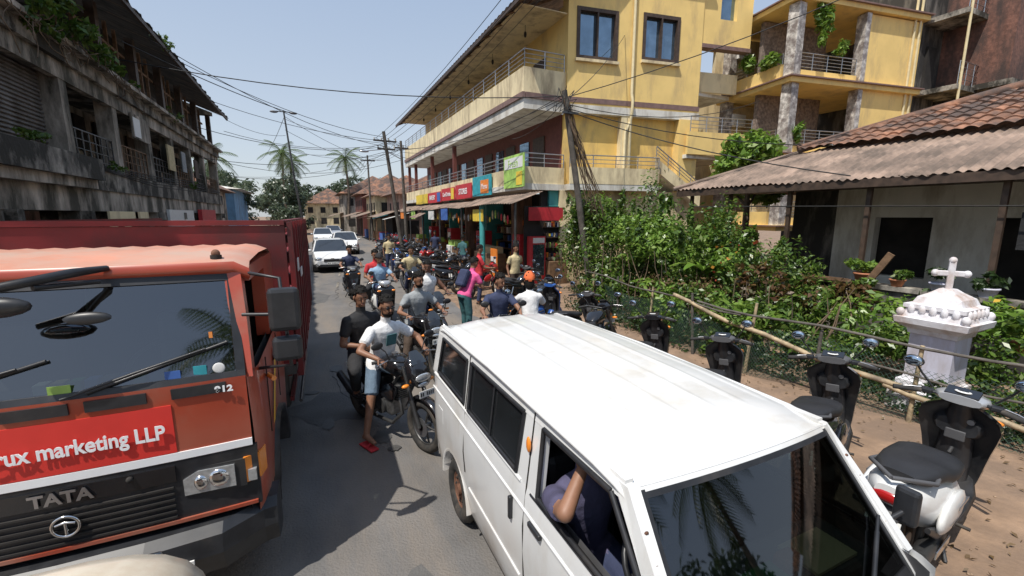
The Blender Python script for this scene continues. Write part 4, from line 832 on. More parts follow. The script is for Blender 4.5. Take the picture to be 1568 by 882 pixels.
wr((4.1,26,6.7),(-1.3,38,7.5),.5); wr((4.1,26,6.5),(-4.0,22,6.2),.5); wr((4.1,26,6.6),(-4,29,7.2),.5); wr((-1.0,38,7.6),(5.7,30,6.9),.6); wr((-1.3,38,8.6),(-4,30,8),.3)
wr((-3.95,14.5,6.9),(-.45,20,6.65),.1,.014); wr((6.7,11,5.9),(4.1,26,6.4),.5); wr((6.7,11,5.95),(-4.2,15,6.6),.35,.013); wr((6.7,11,5.8),(11.5,14.5,9.5),.2); wr((6.7,11,5.7),(9.2,14.8,6.5),.1); wr((6.7,11,5.9),(15,3,9.5),.4)
wr((4.1,26,6.3),(7.4,20,6.4),.2); wr((4.1,26,6.3),(7.4,30,6.3),.15); wr((5.8,30,6.3),(-4,29,5.5),.7); wr((5.8,30,7),(-6,45,6),.7); wr((5.5,46,7.5),(-6,46,6),.6,.018); wr((5.5,46,8),(-1.3,38,9),.4,.016)
wr((-4.0,17,7.8),(4.1,26,6.5),.5); wr((6.7,11,5.6),(9.5,5,3.4),.2); wr((6.7,11,5.85),(7.4,22,6.4),.3); wr((6.7,11,5.8),(7.4,16,5.6),.2)
wr((4.1,26,7.0),(-3.9,19,7.9),.4); wr((4.1,26,6.8),(-3.9,25,7.9),.3); wr((5.75,30,7.3),(-1.3,38,9.8),.4,.014); wr((5.5,46,8.2),(-1.3,38,10),.3,.016); wr((4.1,26,6.2),(-4.3,24,5.2),.5); wr((-1.3,38,9.9),(-5,60,9),.5,.018); wr((6.7,11,6.0),(5.75,30,6.8),.6); wr((6.7,11,5.75),(17.5,13,7.4),.5); wr((6.7,11,5.65),(12.7,7.4,4.5),.25)
m.done('overhead_wires')
# ================================================================== DISTANT HOUSES AND TREES
def house(name,x,y,w,d,h,rh,mat,rm='roof_tile'):
    B=EMP(name); m=MB(); m.bb(x,x+w,y,y+d,0,h,mat)
    for k in range(int(d/2)): m.bb(x-.03,x,y+.5+k*2,y+1.5+k*2,.2,2.2,'dark_interior')
    for k in range(int(w/2.2)): m.bb(x+.6+k*2.2,x+1.6+k*2.2,y-.03,y,1,2.2,'dark_interior')
    if h>4:
        for k in range(int(d/2)): m.bb(x-.03,x,y+.6+k*2,y+1.4+k*2,h-2,h-.8,'dark_interior')
        for k in range(int(w/2.2)): m.bb(x+.6+k*2.2,x+1.5+k*2.2,y-.03,y,h-1.9,h-.8,'dark_interior')
    m.done('walls',B); m=MB(); o=.7
    a=[(x-o,y-o,h-.1),(x+w+o,y-o,h-.1),(x+w+o,y+d+o,h-.1),(x-o,y+d+o,h-.1),(x+w/2,y+min(w,d)*.4,h+rh),(x+w/2,y+d-min(w,d)*.4,h+rh)]
    m.add(a,[(0,1,4),(1,2,5,4),(2,3,5),(3,0,4,5),(0,1,2,3)],rm)
    if rm=='roof_tile':
        m.add([(x-2.0,y,2.5),(x-.0,y,3.1),(x,y+d,3.1),(x-2.0,y+d,2.5)],[(0,1,2,3)],'roof_sheet')
    m.done('roof',B)
house('tiled_house',7.2,39,9,7,4.6,2.4,'pink_wall'); house('tiled_house',6.3,48,8,8,4.8,2.4,'cream_plaster'); house('tiled_house',6.0,58,8,9,5.4,2.8,'maroon_wall'); house('tiled_house',4.6,71,10,10,6,3,'old_wall')
house('tiled_house',-1,92,9,9,5,3,'cream_plaster')
house('blue_house',-11,43,5.3,8,4.9,.5,'blue_wall','white_plaster'); house('tiled_house',-12,32,6,9,4.5,2,'old_wall')
m=MB()
for k,(y,c) in enumerate(((38,'sign_white'),(41,'roof_sheet'),(44,'sign_teal'),(47,'roof_sheet'),(50,'sign_white'),(54,'roof_sheet'))): 
    x=5.6-(k%2)*.3; m.add([(x,y,2.3),(x+2.4,y,2.9),(x+2.4,y+2.6,2.9),(x,y+2.6,2.3)],[(0,1,2,3)],c); m.bb(x+1.5,x+2,y,y+2.6,0,2.4,'dark_interior'); m.cyl((x+.1,y,0),(x+.1,y,2.3),.04,'wood',n=5); m.bb(x+.6,x+1.4,y+.3,y+2.2,0,1,RD.choice(['wood','sign_red','sign_blue']))
m.done('market_stalls')
bl=[]
for k in range(34):
    x=RD.uniform(-34,30); y=RD.uniform(85,125); h=RD.uniform(6,12.5); 
    if -3<x<4: h*=.9
    for j in range(5): bl.append((x+RD.uniform(-3,3),y+RD.uniform(-3,3),h*RD.uniform(.45,.95),RD.uniform(1.6,3),RD.uniform(1.6,3),RD.uniform(1.2,2.4)))
cloud('distant_trees',bl,28000,.75,'leaf_far',sub=6)
bl=[(-9+RD.uniform(-3,3),52+RD.uniform(-4,8),RD.uniform(2,7),2,2,1.6) for k in range(14)]; cloud('roadside_trees',bl,7500,.4,'leaf_far',sub=7)
bl=[(-2.5+RD.uniform(-2,1.5),66+RD.uniform(-4,6),RD.uniform(1,6.5),1.8,1.8,1.5) for k in range(12)]; cloud('roadside_trees',bl,5500,.45,'leaf_far',sub=7)
def palm_mesh():
    m=MB(); m.tube([(0,0,-9),(.25,0,-5),(.1,0,-2),(0,0,0)],[.22,.17,.14,.13],'trunk',8)
    for k in range(20):
        az=k*2.4; el=rad(65-k*5.5); Lf=RD.uniform(2.6,3.3); p=V(0,0,0); d=V(math.cos(az)*math.cos(el),math.sin(az)*math.cos(el),math.sin(el)); side=V(-math.sin(az),math.cos(az),0); pts=[p.copy()]
        for j in range(9): 
            d=(d+V(0,0,-.14)).normalized(); p=p+d*Lf/9; pts.append(p.copy())
        m.tube(pts,[.03]*5+[.02]*3+[.01]*2,'leaf_palm',4,cap=False)
        for j in range(1,10):
            for q in (0,.5):
                b=pts[j] if q==0 else pts[j].lerp(pts[j-1],.5); dd=(pts[j]-pts[j-1]).normalized(); l=.75*math.sin(math.pi*(j-q+.6)/10.6)+.15
                for s in (-1,1): 
                    tip=b+(side*s*.8+dd*.45+V(0,0,-.45))*l; m.add([b-dd*.05,b+dd*.06,tip],[(0,1,2)],'leaf_palm')
    for k in range(6): m.ell((.2*math.cos(k),.2*math.sin(k),-.25),(.12,.12,.15),'leaf_dark',None,6,5)
    return m.done('palm_tree')
pm=palm_mesh(); pm.location=(5.2,70,11)
for x,y,z,s in ((-3.4,80,12.5,1.2),(-2.4,84,11.5,1.1),(-9.6,58,9,1),(-1.0,-9,9.5,1.0),(4.5,-10,10.5,1.1),(9.5,-9,8.5,1.0)): inst(pm,'palm_tree',(x,y,z),x,0,0,s)
T_=EMP('leafy_tree'); m=MB(); m.tube([(1.5,-16,0),(1.5,-16,6)],[.4,.2],'trunk',8); m.done('trunk',T_); cloud('crown',[(-3,-16,7,3,2.5,3),(2,-17,8,3.5,2.5,3.5),(7,-16,7,3,2.5,3),(12,-14,6,3,2.5,3)],6000,.5,'leaf_dark',T_)
# ================================================================== TRUCK
B=EMP('cargo_truck',(-1.46,3.2,0),rad(-1.2)); m=MB(); W=1.05
def skin(s):
    ys=[0,.06,.2,.4,.43,.5,.6,.7,.8,.95,1.1,1.2,1.3,1.4,1.47,1.5,1.75]; R=[]
    for y in ys:
        zb=.42+math.sqrt(.52**2-(y-.95)**2) if abs(y-.95)<.52 else .62
        x=W-.05*(1-min(1,y/.15))**2
        R.append([Vector((s*x,y,zb)),Vector((s*(x+.012),y,zb*.5+.81)),Vector((s*(x+.01),y,1.3)),Vector((s*x,y,1.62))])
    m.loft(R,'truck_red',closed=False,cap=False); m.loft([[v+V(-s*.05,0,0) for v in r] for r in R],'dark_interior',closed=False,cap=False)
skin(1);skin(-1)
for s in (-1,1):
    m.loft([[Vector((s*(x0+a),y+b,z)) for a,b in ((0,-.05),(.0,.05),(-.10,.07),(-.10,-.03))] for x0,y,z in ((1.04,.05,1.60),(1.02,.17,1.95),(.99,.30,2.28))],'truck_red',smooth=False)
    m.bb(s*.93,s*1.03,1.12,1.28,1.60,2.29,'truck_red'); m.bb(s*.95,s*1.03,1.28,1.75,1.60,2.29,'truck_red'); m.bb(s*.95,s*1.03,.3,1.12,2.20,2.30,'truck_red')
    m.box((s*1.068,1.02,1.42),(.02,.14,.03),'black_plastic',bev=.006); m.tube([(s*1.064,.42,1.0),(s*1.066,.42,1.6)],.004,'dark_interior',4); m.tube([(s*1.064,1.16,1.0),(s*1.066,1.16,1.6)],.004,'dark_interior',4)
    m.add([(s*1.072,.50,1.02),(s*1.072,.60,1.02),(s*1.072,1.05,1.50),(s*1.072,.95,1.50)],[(0,1,2,3)],'yellow_paint')
    m.tube([(s*1.0,.30,2.26),(s*1.24,.04,2.24),(s*1.27,.02,1.64),(s*1.04,.22,1.58)],.013,'black_plastic',6)
    m.box((s*1.26,-.03,2.04),(.19,.07,.29),'black_plastic',bev=.03); m.box((s*1.26,-.01,1.77),(.18,.07,.17),'black_plastic',bev=.03); m.box((s*1.26,.008,2.04),(.16,.005,.25),'mirror_sky'); m.tube([(s*1.0,.1,2.0),(s*1.26,-.0,2.0)],.012,'black_plastic',6)
    m.loft([[Vector((s*(.78+a),y,.965+b)) for a,b in ((-.19,-.10),(.17,-.10),(.17,.09),(-.10,.09),(-.19,.05))] for y in (-.05,.02)],'black_plastic',smooth=False)
    m.loft([[Vector((s*(.76+a),y,.965+b)) for a,b in ((-.15,-.08),(.13,-.08),(.13,.07),(-.07,.07),(-.15,.03))] for y in (-.062,-.04)],'lamp_glass',smooth=False); m.ell((s*.80,-.06,.965),(.06,.02,.06),'chrome'); m.ell((s*.70,-.06,.955),(.04,.02,.05),'chrome')
    m.loft([[Vector((s*a,b,z)) for a,b in ((.94,-.05),(1.03,.0),(1.055,.10),(.95,.1))] for z in (.88,1.06)],'amber',smooth=False); m.box((s*.985,-.035,.93),(.05,.03,.08),'lamp_glass')
    m.tube([(s*1.12,.34,1.45),(s*1.07,.45,1.45)],.02,'amber',6)
    m.loft([[Vector((s*x,.95+(.50+o)*math.cos(rad(a)),.42+(.50+o)*math.sin(rad(a)))) for x,o in ((.80,0),(1.08,0),(1.09,.05),(.8,.05))] for a in range(0,181,15)],'black_plastic')
    wheel(m,(s*.90,.95,.42),.42,.11,spokes=0,rim='rust'); m.cyl((s*.82,.95,.42),(s*.95,.95,.42),.24,'rust',n=20)
    for q in (.80,.55): wheel(m,(s*q,5.0,.42),.42,.11,spokes=0,rim='rust'); m.cyl((s*(q-.05),5.0,.42),(s*(q+.05),5.0,.42),.24,'rust',n=20)
    m.bb(s*.35,s*.45,.3,6.6,.62,.84,'dark_steel'); m.box((s*.85,.45,.40),(.36,.5,.08),'black_plastic',bev=.02)
    m.bb(s*1.06,s*1.10,2.1,4.3,.55,.60,'bed_red'); m.bb(s*1.06,s*1.10,2.1,4.3,.85,.9,'bed_red')
m.loft([[Vector((x,-.02-.05*(1-(x/1.0)**2),z)) for z in (1.10,1.14,1.35,1.56,1.62)] for x in [i*.2-1.0 for i in range(11)]],'truck_red',closed=False,cap=False)
def fy(x): return -.02-.05*(1-x*x)
def fpanel(x0,x1,z0,z1,mat,off,th=.01,n=10):
    m.loft([[Vector((x,fy(x)-off,z0)),Vector((x,fy(x)-off,z1)),Vector((x,fy(x)-off+th,z1)),Vector((x,fy(x)-off+th,z0))] for x in [x0+(x1-x0)*i/n for i in range(n+1)]],mat,smooth=False)
fpanel(-1.0,1.0,1.135,1.185,'white_text',.008); fpanel(-1.0,.60,1.19,1.50,'banner_red',.006)
fpanel(-1.02,1.02,.70,1.13,'black_plastic',.004,.04); 
for z in (.76,.80,.84,.88,.92,.96): fpanel(-.56,.56,z-.006,z+.006,'dark_interior',.018,.012)
fpanel(-.58,.58,1.0,1.105,'black_gloss',.014,.012); fpanel(-1.0,1.0,.712,.735,'truck_red',.02,.02)
LX=.05
m.torus((LX,fy(0)-.03,.875),(0,1,0),.062,.009,'chrome',24,6,1); m.tube([(LX-.045,fy(0)-.03,.89),(LX,fy(0)-.03,.90),(LX+.045,fy(0)-.03,.89)],.008,'chrome',5); m.tube([(LX,fy(0)-.03,.90),(LX,fy(0)-.03,.825)],.009,'chrome',5)
for x in (-.8,-.45,.0,.35,.75): fpanel(x-.14,x+.14,1.535,1.60,'black_plastic',.012,.012,3)
m.ell((.36,-.085,1.08),.018,'dark_interior')
m.loft([[Vector((x,y0-.10-.10*(1-(x/1.1)**2)+(.12 if abs(x)>1.0 else 0),z)) for z,y0 in ((.34,.10),(.36,.02),(.50,-.02),(.62,.0),(.67,.06),(.67,.25),(.34,.25))] for x in (-1.10,-1.02,-.8,-.4,0,.4,.8,1.02,1.10)],'black_plastic',smooth=False)
m.box((.50,-.205,.50),(.30,.012,.03),'sign_white',rot=rad(4))
def wpt(x,t,off=0): return Vector((x*(1-.045*t),.0+.27*t-.045*(1-x*x)-off,1.62+.63*t))
m.loft([[wpt(x,t) for t in (0.03,.97)] for x in [i*.19-.95 for i in range(11)]],'windshield',closed=False,cap=False)
for t0,t1 in ((-.02,.05),(.95,1.04)): m.loft([[wpt(x,t0,.012),wpt(x,t1,.012),wpt(x,t1,-.02),wpt(x,t0,-.02)] for x in [i*.2-1.0 for i in range(11)]],'black_plastic',smooth=False)
for s in (-1,1): m.loft([[wpt(s*.95,t,.012),wpt(s*1.0,t,.004),wpt(s*1.0,t,-.02),wpt(s*.95,t,-.02)] for t in (0,.5,1)],'black_plastic',smooth=False)
for x0,x1 in ((.12,.80),(-.75,-.08)):
    a=wpt(x0,.02,.05); b=wpt(x1,.30,.03); m.tube([a,a.lerp(b,.5)+V(0,-.03,.01),b],.009,'black_plastic',5); m.tube([wpt(x0+.1,.03,.02),wpt(x1+.12,.34,.02)],.011,'black_plastic',5)
m.box(wpt(.76,.10,.01),(.07,.004,.06),'sign_teal'); m.ell(wpt(.86,.10,.012),(.035,.004,.035),'sign_white'); m.box(wpt(.10,.07,.01),(.10,.004,.07),'sign_green'); m.box(wpt(.83,.42,.01),(.02,.004,.04),'amber'); m.box(wpt(.62,.09,.01),(.08,.004,.05),'sign_blue')
R=[]
for y,z,k in ((.27,2.26,.985),(.24,2.29,1.0),(.28,2.34,.99),(.45,2.375,.975),(1.0,2.395,.97),(1.6,2.385,.97),(1.76,2.33,.98),(1.76,2.24,.98)):
    R.append([Vector((W*k*x,y-(.045*(1-x*x) if y<.4 else 0),z-(.05 if abs(x)>.99 else 0)-(.012 if i%2 and y>.3 and abs(x)<.95 else 0))) for i,x in enumerate([q/12-1 for q in range(25)])])
m.loft(R[:3],'truck_red',closed=False,cap=False); m.loft(R[2:],'truck_roof',closed=False,cap=False)
m.bb(-W*.97,W*.97,1.755,1.79,.9,2.30,'truck_red')
m.cyl((.84,.36,2.34),(.84,.36,2.38),.035,'dark_interior',n=12); m.ell((.84,.36,2.39),(.028,.028,.03),'rust')
m.tube([(.30,.22,2.33),(.22,.02,2.33),(.02,-.16,2.29),(-.20,-.20,2.25)],[.018,.026,.026,.02],'black_plastic',8); m.tube([(.28,.15,2.26),(.10,-.10,2.27)],.016,'black_plastic',6)
m.ell((-.02,-.19,2.19),(.15,.045,.055),'black_plastic',None,14,8); m.ell((-.02,-.18,2.185),(.13,.048,.04),'mirror_sky',None,14,8)
m.ell((.20,.15,2.03),(.13,.03,.05),'black_plastic',None,14,8); m.tube([(.20,.16,2.06),(.18,.26,2.22)],.012,'black_plastic',6)
m.bb(-.95,.95,.10,.42,1.35,1.58,'grey_plastic',.03); m.bb(-.9,.9,1.35,1.6,1.0,2.05,'dark_interior'); m.bb(-.9,.9,.1,1.6,.9,.95,'dark_interior'); m.torus((.45,.52,1.62),(0,-.6,1),.22,.016,'black_plastic',20,6)
for x in (-.5,.5): m.box((x,1.1,1.5),(.5,.14,.75),'grey_plastic',bev=.05); m.box((x,.9,1.2),(.5,.5,.14),'grey_plastic',bev=.05)
for k in range(8): m.box((-.1+k*.08,.25,1.61),(.06,.08,.06),RD.choice(['sign_white','c_green','c_beige','grey_plastic','sign_blue']))
m.done('cab',B)
m=MB()
bw=1.16; BT=2.60
m.bb(-bw,bw,1.95,2.02,1.03,BT-.055,'bed_red'); m.bb(-bw,bw,1.93,2.04,BT-.05,BT,'bed_red')
m.bb(-bw,bw,1.94,6.6,.92,1.02,'dark_steel')
for s in (-1,1):
    for k in range(10): y=2.0+k*.51; m.bb(s*(bw+.021),s*(bw+.07),y-.04,y+.04,.9,BT-.02,'bed_red')
    for z0,z1 in ((1.025,1.62),(1.68,1.80),(1.90,2.02),(2.14,2.26),(2.36,2.44),(BT-.08,BT)): m.bb(s*(bw-.05),s*(bw+.02),2.045,6.53,z0,z1,'bed_red')
    m.bb(s*bw,s*(bw+.06),2.1,6.5,.84,.89,'bed_red'); m.tube([(s*1.16,2.2,.5),(s*1.16,4.2,.5)],.02,'dark_steel',6)
    m.box((s*1.245,2.3,2.1),(.01,.2,.14),'sign_white'); m.box((s*1.245,2.9,1.95),(.01,.3,.1),'sign_white')
m.bb(-bw,bw,6.54,6.6,1.03,2.4,'bed_red'); m.bb(-.9,.9,3,6,1.03,1.5,'wood'); m.box((.8,2.7,.62),(.5,.9,.45),'dark_steel',bev=.05); m.done('cargo_bed',B)
r0=(rad(90),0,rad(1.5))
TXT('Crux marketing LLP','sign_text',.125,(.56,-.078,1.30),r0,'white_text',B,al='RIGHT',sx=.80,bold=.003); TXT('TATA','name_text',.10,(LX,-.095,1.02),(rad(90),0,0),'steel',B,sx=1.1,bold=.003); TXT('912','number_text',.055,(.88,-.050,1.54),(rad(90),0,0),'white_text',B,sx=1.2,bold=.002)
# ================================================================== VAN
B=EMP('white_van',(1.672,.68,0)); B.scale=(.965,1,1.035); m=MB(); VP='van_paint'
wzs=[.22,.30,.50,.75,.95,1.08,1.13]; hws=[.66,.70,.728,.742,.738,.726,.715]
ysv=[.02,.08,.16,.3,.42,.5,.56,.66,.78,.9,1.0,1.06,1.15,1.16,1.35,1.37,1.6,1.9,2.2,2.24,2.30,2.40,2.52,2.62,2.74,2.84,2.92,2.98,3.1,3.2,3.27,3.30]
WH=(.78,2.62)
def vw(x,t,o=0): n=V(0,-.80,.60); return Vector((x*(.70-.05*t),.10+.40*t-.05*(1-x*x)+(.0),1.06+.49*t+.02*t*(1-x*x)))+n*o
for s in (-1,1):
    R=[]
    for y in ysv:
        k=1-.10*(max(0,(.16-y)/.16))**2-.10*(max(0,(y-3.14)/.16))**2; zb=.22
        for wy in WH:
            if abs(y-wy)<.33: zb=max(zb,.27+math.sqrt(.33**2-(y-wy)**2))
        row=[]
        for z,h in zip(wzs,hws):
            zz=zb+(1.13-zb)*(z-.22)/.91; hh=np.interp(zz,wzs,hws); row.append(Vector((s*hh*k,y,zz)))
        R.append(row)
    m.loft(R,VP,closed=False,cap=False); m.loft([[v-V(s*.05,0,0) for v in r] for r in R],'grey_plastic',closed=False,cap=False)
    for wy in WH:
        m.loft([[Vector((s*x,wy+(.33+o)*math.cos(rad(a)),.27+(.33+o)*math.sin(rad(a)))) for x,o in ((.40,0),(.725,0),(.735,.02),(.40,.02))] for a in range(0,181,12)],VP)
        m.cyl((s*.3,wy,.27),(s*.5,wy,.27),.33,'dark_interior',n=20)
        m.torus((s*.64,wy,.27),(1,0,0),.205,.068,'rubber',28,10,1.1); m.cyl((s*.58,wy,.27),(s*.67,wy,.27),.155,'rust',n=20); m.torus((s*.67,wy,.27),(1,0,0),.150,.012,'rust',20,6); m.cyl((s*.66,wy,.27),(s*.70,wy,.27),.05,'rust',n=12)
        for q in range(8): m.ell((s*.672,wy+.10*math.cos(q*.785),.27+.10*math.sin(q*.785)),.015,'dark_interior',None,6,4)
    def gx(z): return .715-(z-1.13)*(.055/.42)
    def gp(y,z,o=0): return Vector((s*(gx(z)+o),y,z))
    def pil(y0a,y1a,y0b,y1b): 
        m.loft([[gp(a,z,.0),gp(b,z,.0),gp(b,z,-.04),gp(a,z,-.04)] for a,b,z in ((y0a,y1a,1.128),((y0a+y0b)/2,(y1a+y1b)/2,1.35),(y0b,y1b,1.56))],VP,smooth=False)
    pil(.12,.21,.50,.60); pil(1.12,1.38,1.14,1.36); pil(2.24,2.34,2.25,2.35); pil(3.08,3.28,3.00,3.18)
    m.loft([[gp(y,1.50,.002),gp(y,1.575,-.004),gp(y,1.575,-.045),gp(y,1.50,-.04)] for y in (.52,.9,1.5,2.2,3.02,3.16)],VP,smooth=False)
    def win(a0,a1,b0,b1,z0,z1,mat,glass=True):
        P=[(a0,z0),(a1,z0),(b1,z1),(b0,z1)]; 
        for i in range(4): (ya,za),(yb,zb)=P[i],P[(i+1)%4]; m.tube([gp(ya,za,.006),gp(yb,zb,.006)],.014,'black_plastic',5)
        if glass: m.add([gp(y,z,-.004) for y,z in P],[(0,1,2,3)],mat)
    win(1.38,2.24,1.36,2.25,1.15,1.50,'tint_glass'); win(2.34,3.08,2.35,3.02,1.17,1.49,'tint_glass'); win(.22,1.12,.58,1.14,1.14,1.50,'side_glass',glass=(s>0))
    m.tube([gp(1.80,1.15,.006),gp(1.80,1.5,.006)],.008,'black_plastic',5)
    def gap(pts,mt='dark_interior',r=.006): m.tube([Vector((s*(np.interp(z,wzs,hws)+.001 if z<1.13 else gx(z)+.001),y,z)) for y,z in pts],r,mt,4)
    gap([(1.25,1.54),(1.25,1.13),(1.25,.9),(1.25,.6),(1.2,.32)]); gap([(2.30,1.54),(2.30,1.13),(2.30,.8),(2.28,.64)]); gap([(.36,1.13),(.34,.9),(.36,.7)]); gap([(1.2,.30),(1.6,.29),(2.25,.29)])
    gap([(.2,1.0),(1.0,1.0),(1.3,1.0),(2.28,1.0),(3.2,1.0)],VP,.010); gap([(1.3,.55),(2.2,.55)],VP,.010); gap([(.3,1.115),(1.2,1.115)],'black_plastic',.008); gap([(1.32,1.125),(3.2,1.125)],VP,.012)
    m.box((s*.745,1.10,.98),(.03,.13,.03),'black_plastic',bev=.008); m.box((s*.748,1.40,.92),(.03,.03,.14),'black_plastic',bev=.008); m.ell((s*.705,1.25,1.37),(.012,.022,.045),'amber')
    m.box((s*.738,2.95,.82),(.008,.13,.13),VP,bev=.003); m.ell((s*.74,.55,.85),(.012,.03,.015),'amber')
    m.box((s*.52,.012,.72),(.24,.05,.16),'lamp_glass',bev=.02); m.box((s*.66,.03,.72),(.05,.05,.14),'amber',bev=.01)
    m.tube([(s*.70,.26,1.14),(s*.84,.22,1.20)],.012,'black_plastic',6)
    if s>0: m.box((s*.88,.22,1.22),(.05,.10,.18),'black_plastic',bev=.02)
    m.box((s*.62,3.31,.75),(.12,.04,.30),'tail_red',bev=.01)
xs=[i/30-1 for i in range(61)]
R=[[vw(x,1.0,.004) for x in xs]]
for y,z,k in ((.56,1.595,.99),(.70,1.615,1.0),(.85,1.62,1.0),(1.2,1.635,1.0),(1.9,1.645,1.0),(2.6,1.635,1.0),(3.0,1.615,.99),(3.15,1.58,.975),(3.20,1.53,.96)):
    row=[]
    for x in xs:
        c=(1-abs(x)**2.6); zz=z-.055+.075*c
        if .8<y<3.05:
            for q in (.17,.50,.83): zz+=.008*math.exp(-((abs(x)-q)/.022)**2)
        row.append(Vector((x*.672*k,y-(.045*(1-x*x) if y<.6 else 0),zz)))
    R.append(row)
Rf=[]
for i in range(len(R)-1):
    for t in (0,.25,.5,.75): Rf.append([a.lerp(b,t) for a,b in zip(R[i],R[i+1])])
Rf.append(R[-1]); m.loft(Rf,VP,closed=False,cap=False); m.loft([[v+V(0,0,-.02) for v in r] for r in R],'grey_plastic',closed=False,cap=False)
for s in (-1,1): m.tube([(s*.672*r[1],r[0],r[2]-.052) for r in ((.50,.97,1.56),(.56,.99,1.59),(.7,1.0,1.61),(1.9,1.0,1.635),(3.0,.99,1.615),(3.15,.975,1.58))],.014,VP,6)
xs=[i/6-1 for i in range(13)]
m.loft([[vw(x*.93,t) for t in (.05,.5,.94)] for x in xs],'van_windshield',closed=False,cap=False)
for t0,t1,mt,o in ((-.03,.04,'black_plastic',.004),(.93,.965,'black_plastic',.006),(.966,1.01,VP,.002)): m.loft([[vw(x,t0,o),vw(x,t1,o),vw(x,t1,-.03),vw(x,t0,-.03)] for x in xs],mt,smooth=False)
for s in (-1,1):
    m.loft([[vw(s*.905,t,.005),vw(s*.94,t,.005),vw(s*.94,t,-.02),vw(s*.905,t,-.02)] for t in (0,.5,.98)],'black_plastic',smooth=False)
    m.loft([[vw(s*.94,t,.012),vw(s*1.01,t,.006),vw(s*1.03,t,-.05),vw(s*.94,t,-.04)] for t in (-.1,0,.5,1.0)],VP,smooth=False)
    for k in range(5): q=vw(s*.985,RD.uniform(.05,.8),.012); m.ell(q,(.012,.008,.006),'rust',None,6,4)
m.loft([[Vector((x*.69*k,y-.05*(1-x*x),z)) for z,y,k in ((.25,.06,.98),(.45,.03,1),(.80,.03,1.02),(.98,.07,1.02),(1.06,.12,1.01))] for x in xs],VP,closed=False,cap=False)
m.box((0,-.045,.38),(1.36,.10,.16),'black_plastic',bev=.03); m.box((0,-.03,.72),(.7,.03,.12),'black_plastic',bev=.01); plate(m,(0,-.10,.38),.45,.10,fwd=-1)
for a,b in ((vw(.35,.03,.02),vw(.78,.30,.02)),(vw(-.35,.03,.02),(vw(.05,.16,.02)))): m.tube([a,b],.010,'black_plastic',5); m.tube([b+(b-a)*-.6+V(.0,0,-.01),b+(b-a)*.25],.008,'black_plastic',5)
m.loft([[Vector((x*.70*k,3.29+.02*(1-x*x)-d,z)) for z,d,k in ((.25,.0,.97),(.6,0,1),(1.1,.01,1),(1.35,.06,.97),(1.56,.12,.94))] for x in xs],VP,closed=False,cap=False)
m.loft([[Vector((x*.58*k,3.305+.02*(1-x*x)-d,z)) for z,d,k in ((1.12,.01,1),(1.30,.045,.98),(1.48,.09,.96))] for x in xs],'tint_glass',closed=False,cap=False); m.box((0,3.32,.35),(1.36,.1,.14),'black_plastic',bev=.03)
m.bb(-.66,.66,.1,3.2,.28,.32,'dark_interior'); m.box((0,.36,.98),(1.30,.30,.20),'grey_plastic',bev=.04); m.box((-.32,.30,1.07),(.35,.15,.08),'dark_interior',bev=.02)
for x in (-.34,.34): m.box((x,.98,.60),(.46,.48,.16),'seat_black',bev=.05); m.box((x,1.28,.92),(.46,.14,.66),'seat_black',rot=Matrix.Rotation(rad(-10),4,'X'),bev=.05)
m.box((0,2.1,.70),(1.2,.5,.2),'seat_black',bev=.05); m.box((0,2.4,.98),(1.2,.14,.6),'seat_black',bev=.05)
m.torus((-.34,.62,1.02),(0,-.75,.66),.18,.014,'black_plastic',24,8); m.tube([(-.34,.62,1.02),(-.34,.42,.85)],.02,'black_plastic',6); m.tube([(-.5,.62,1.02),(-.18,.62,1.02)],.012,'black_plastic',5); m.box((0,.55,1.45),(.2,.02,.06),'black_plastic',bev=.01)
m.box((.15,.33,1.10),(.12,.08,.07),'terracotta',bev=.02); m.box((-.05,.30,1.10),(.22,.12,.02),'c_green'); m.box((.35,.32,1.09),(.3,.18,.015),'cream_plaster')
m.done('van_body',B)
# ================================================================== other vehicles
c0=car('white_paint','white_car'); c0.matrix_world=Matrix.Translation((.78,23.4,0))@Matrix.Rotation(rad(180),4,'Z')
inst(c0,'white_car',(2.1,33,0),rad(178)); inst(c0,'white_car',(.9,44,0),rad(180)); c1=car('silver_paint','silver_car'); c1.matrix_world=Matrix.Translation((2.2,54,0))@Matrix.Rotation(rad(180),4,'Z')
m=MB()
def csec(y,a,zt,zb=.25): return section(0,y,(zt+zb)/2,a,(zt-zb)/2,28,4.2)
m.loft([csec(y,a,zt) for y,a,zt in ((-1.9,.62,.75),(-1.8,.74,.85),(-1.1,.79,.98),(-.95,.79,1.02),(-.45,.78,1.38),(-.1,.78,1.45),(.6,.78,1.47),(1.3,.77,1.46),(1.55,.76,1.43),(1.68,.74,1.36),(1.76,.71,1.22),(1.82,.70,.95),(1.84,.66,.5))],'cream_paint')
for s in (-1,1):
    m.box((s*.785,.45,1.12),(.02,1.5,.30),'tint_glass',bev=.008)
    for y in (-1.25,1.15): m.torus((s*.70,y,.29),(1,0,0),.22,.07,'rubber',20,8,1.3); m.cyl((s*.6,y,.29),(s*.77,y,.29),.16,'steel',n=14)
    m.ell((s*.6,1.80,.8),(.1,.05,.14),'tail_red',None,8,6); m.ell((s*.55,-1.87,.65),(.13,.06,.08),'lamp_glass',None,8,6)
m.box((0,1.80,1.12),(1.1,.04,.26),'tint_glass',rot=Matrix.Rotation(rad(14),4,'X'),bev=.01); m.box((0,-.72,1.22),(1.25,.5,.03),'tint_glass',rot=Matrix.Rotation(rad(35),4,'X'),bev=.01)
m.done('cream_car',None,Matrix.Translation((-1.22,.30,0)))
mc=motorcycle('black_gloss','motorcycle'); TB=Matrix.Translation((.74,5.12,0))@Matrix.Rotation(rad(204),4,'Z'); mc.matrix_world=TB
T2=Matrix.Translation((1.55,7.05,0))@Matrix.Rotation(rad(190),4,'Z'); o=inst(mc,'motorcycle',(0,0,0),0); o.matrix_world=T2
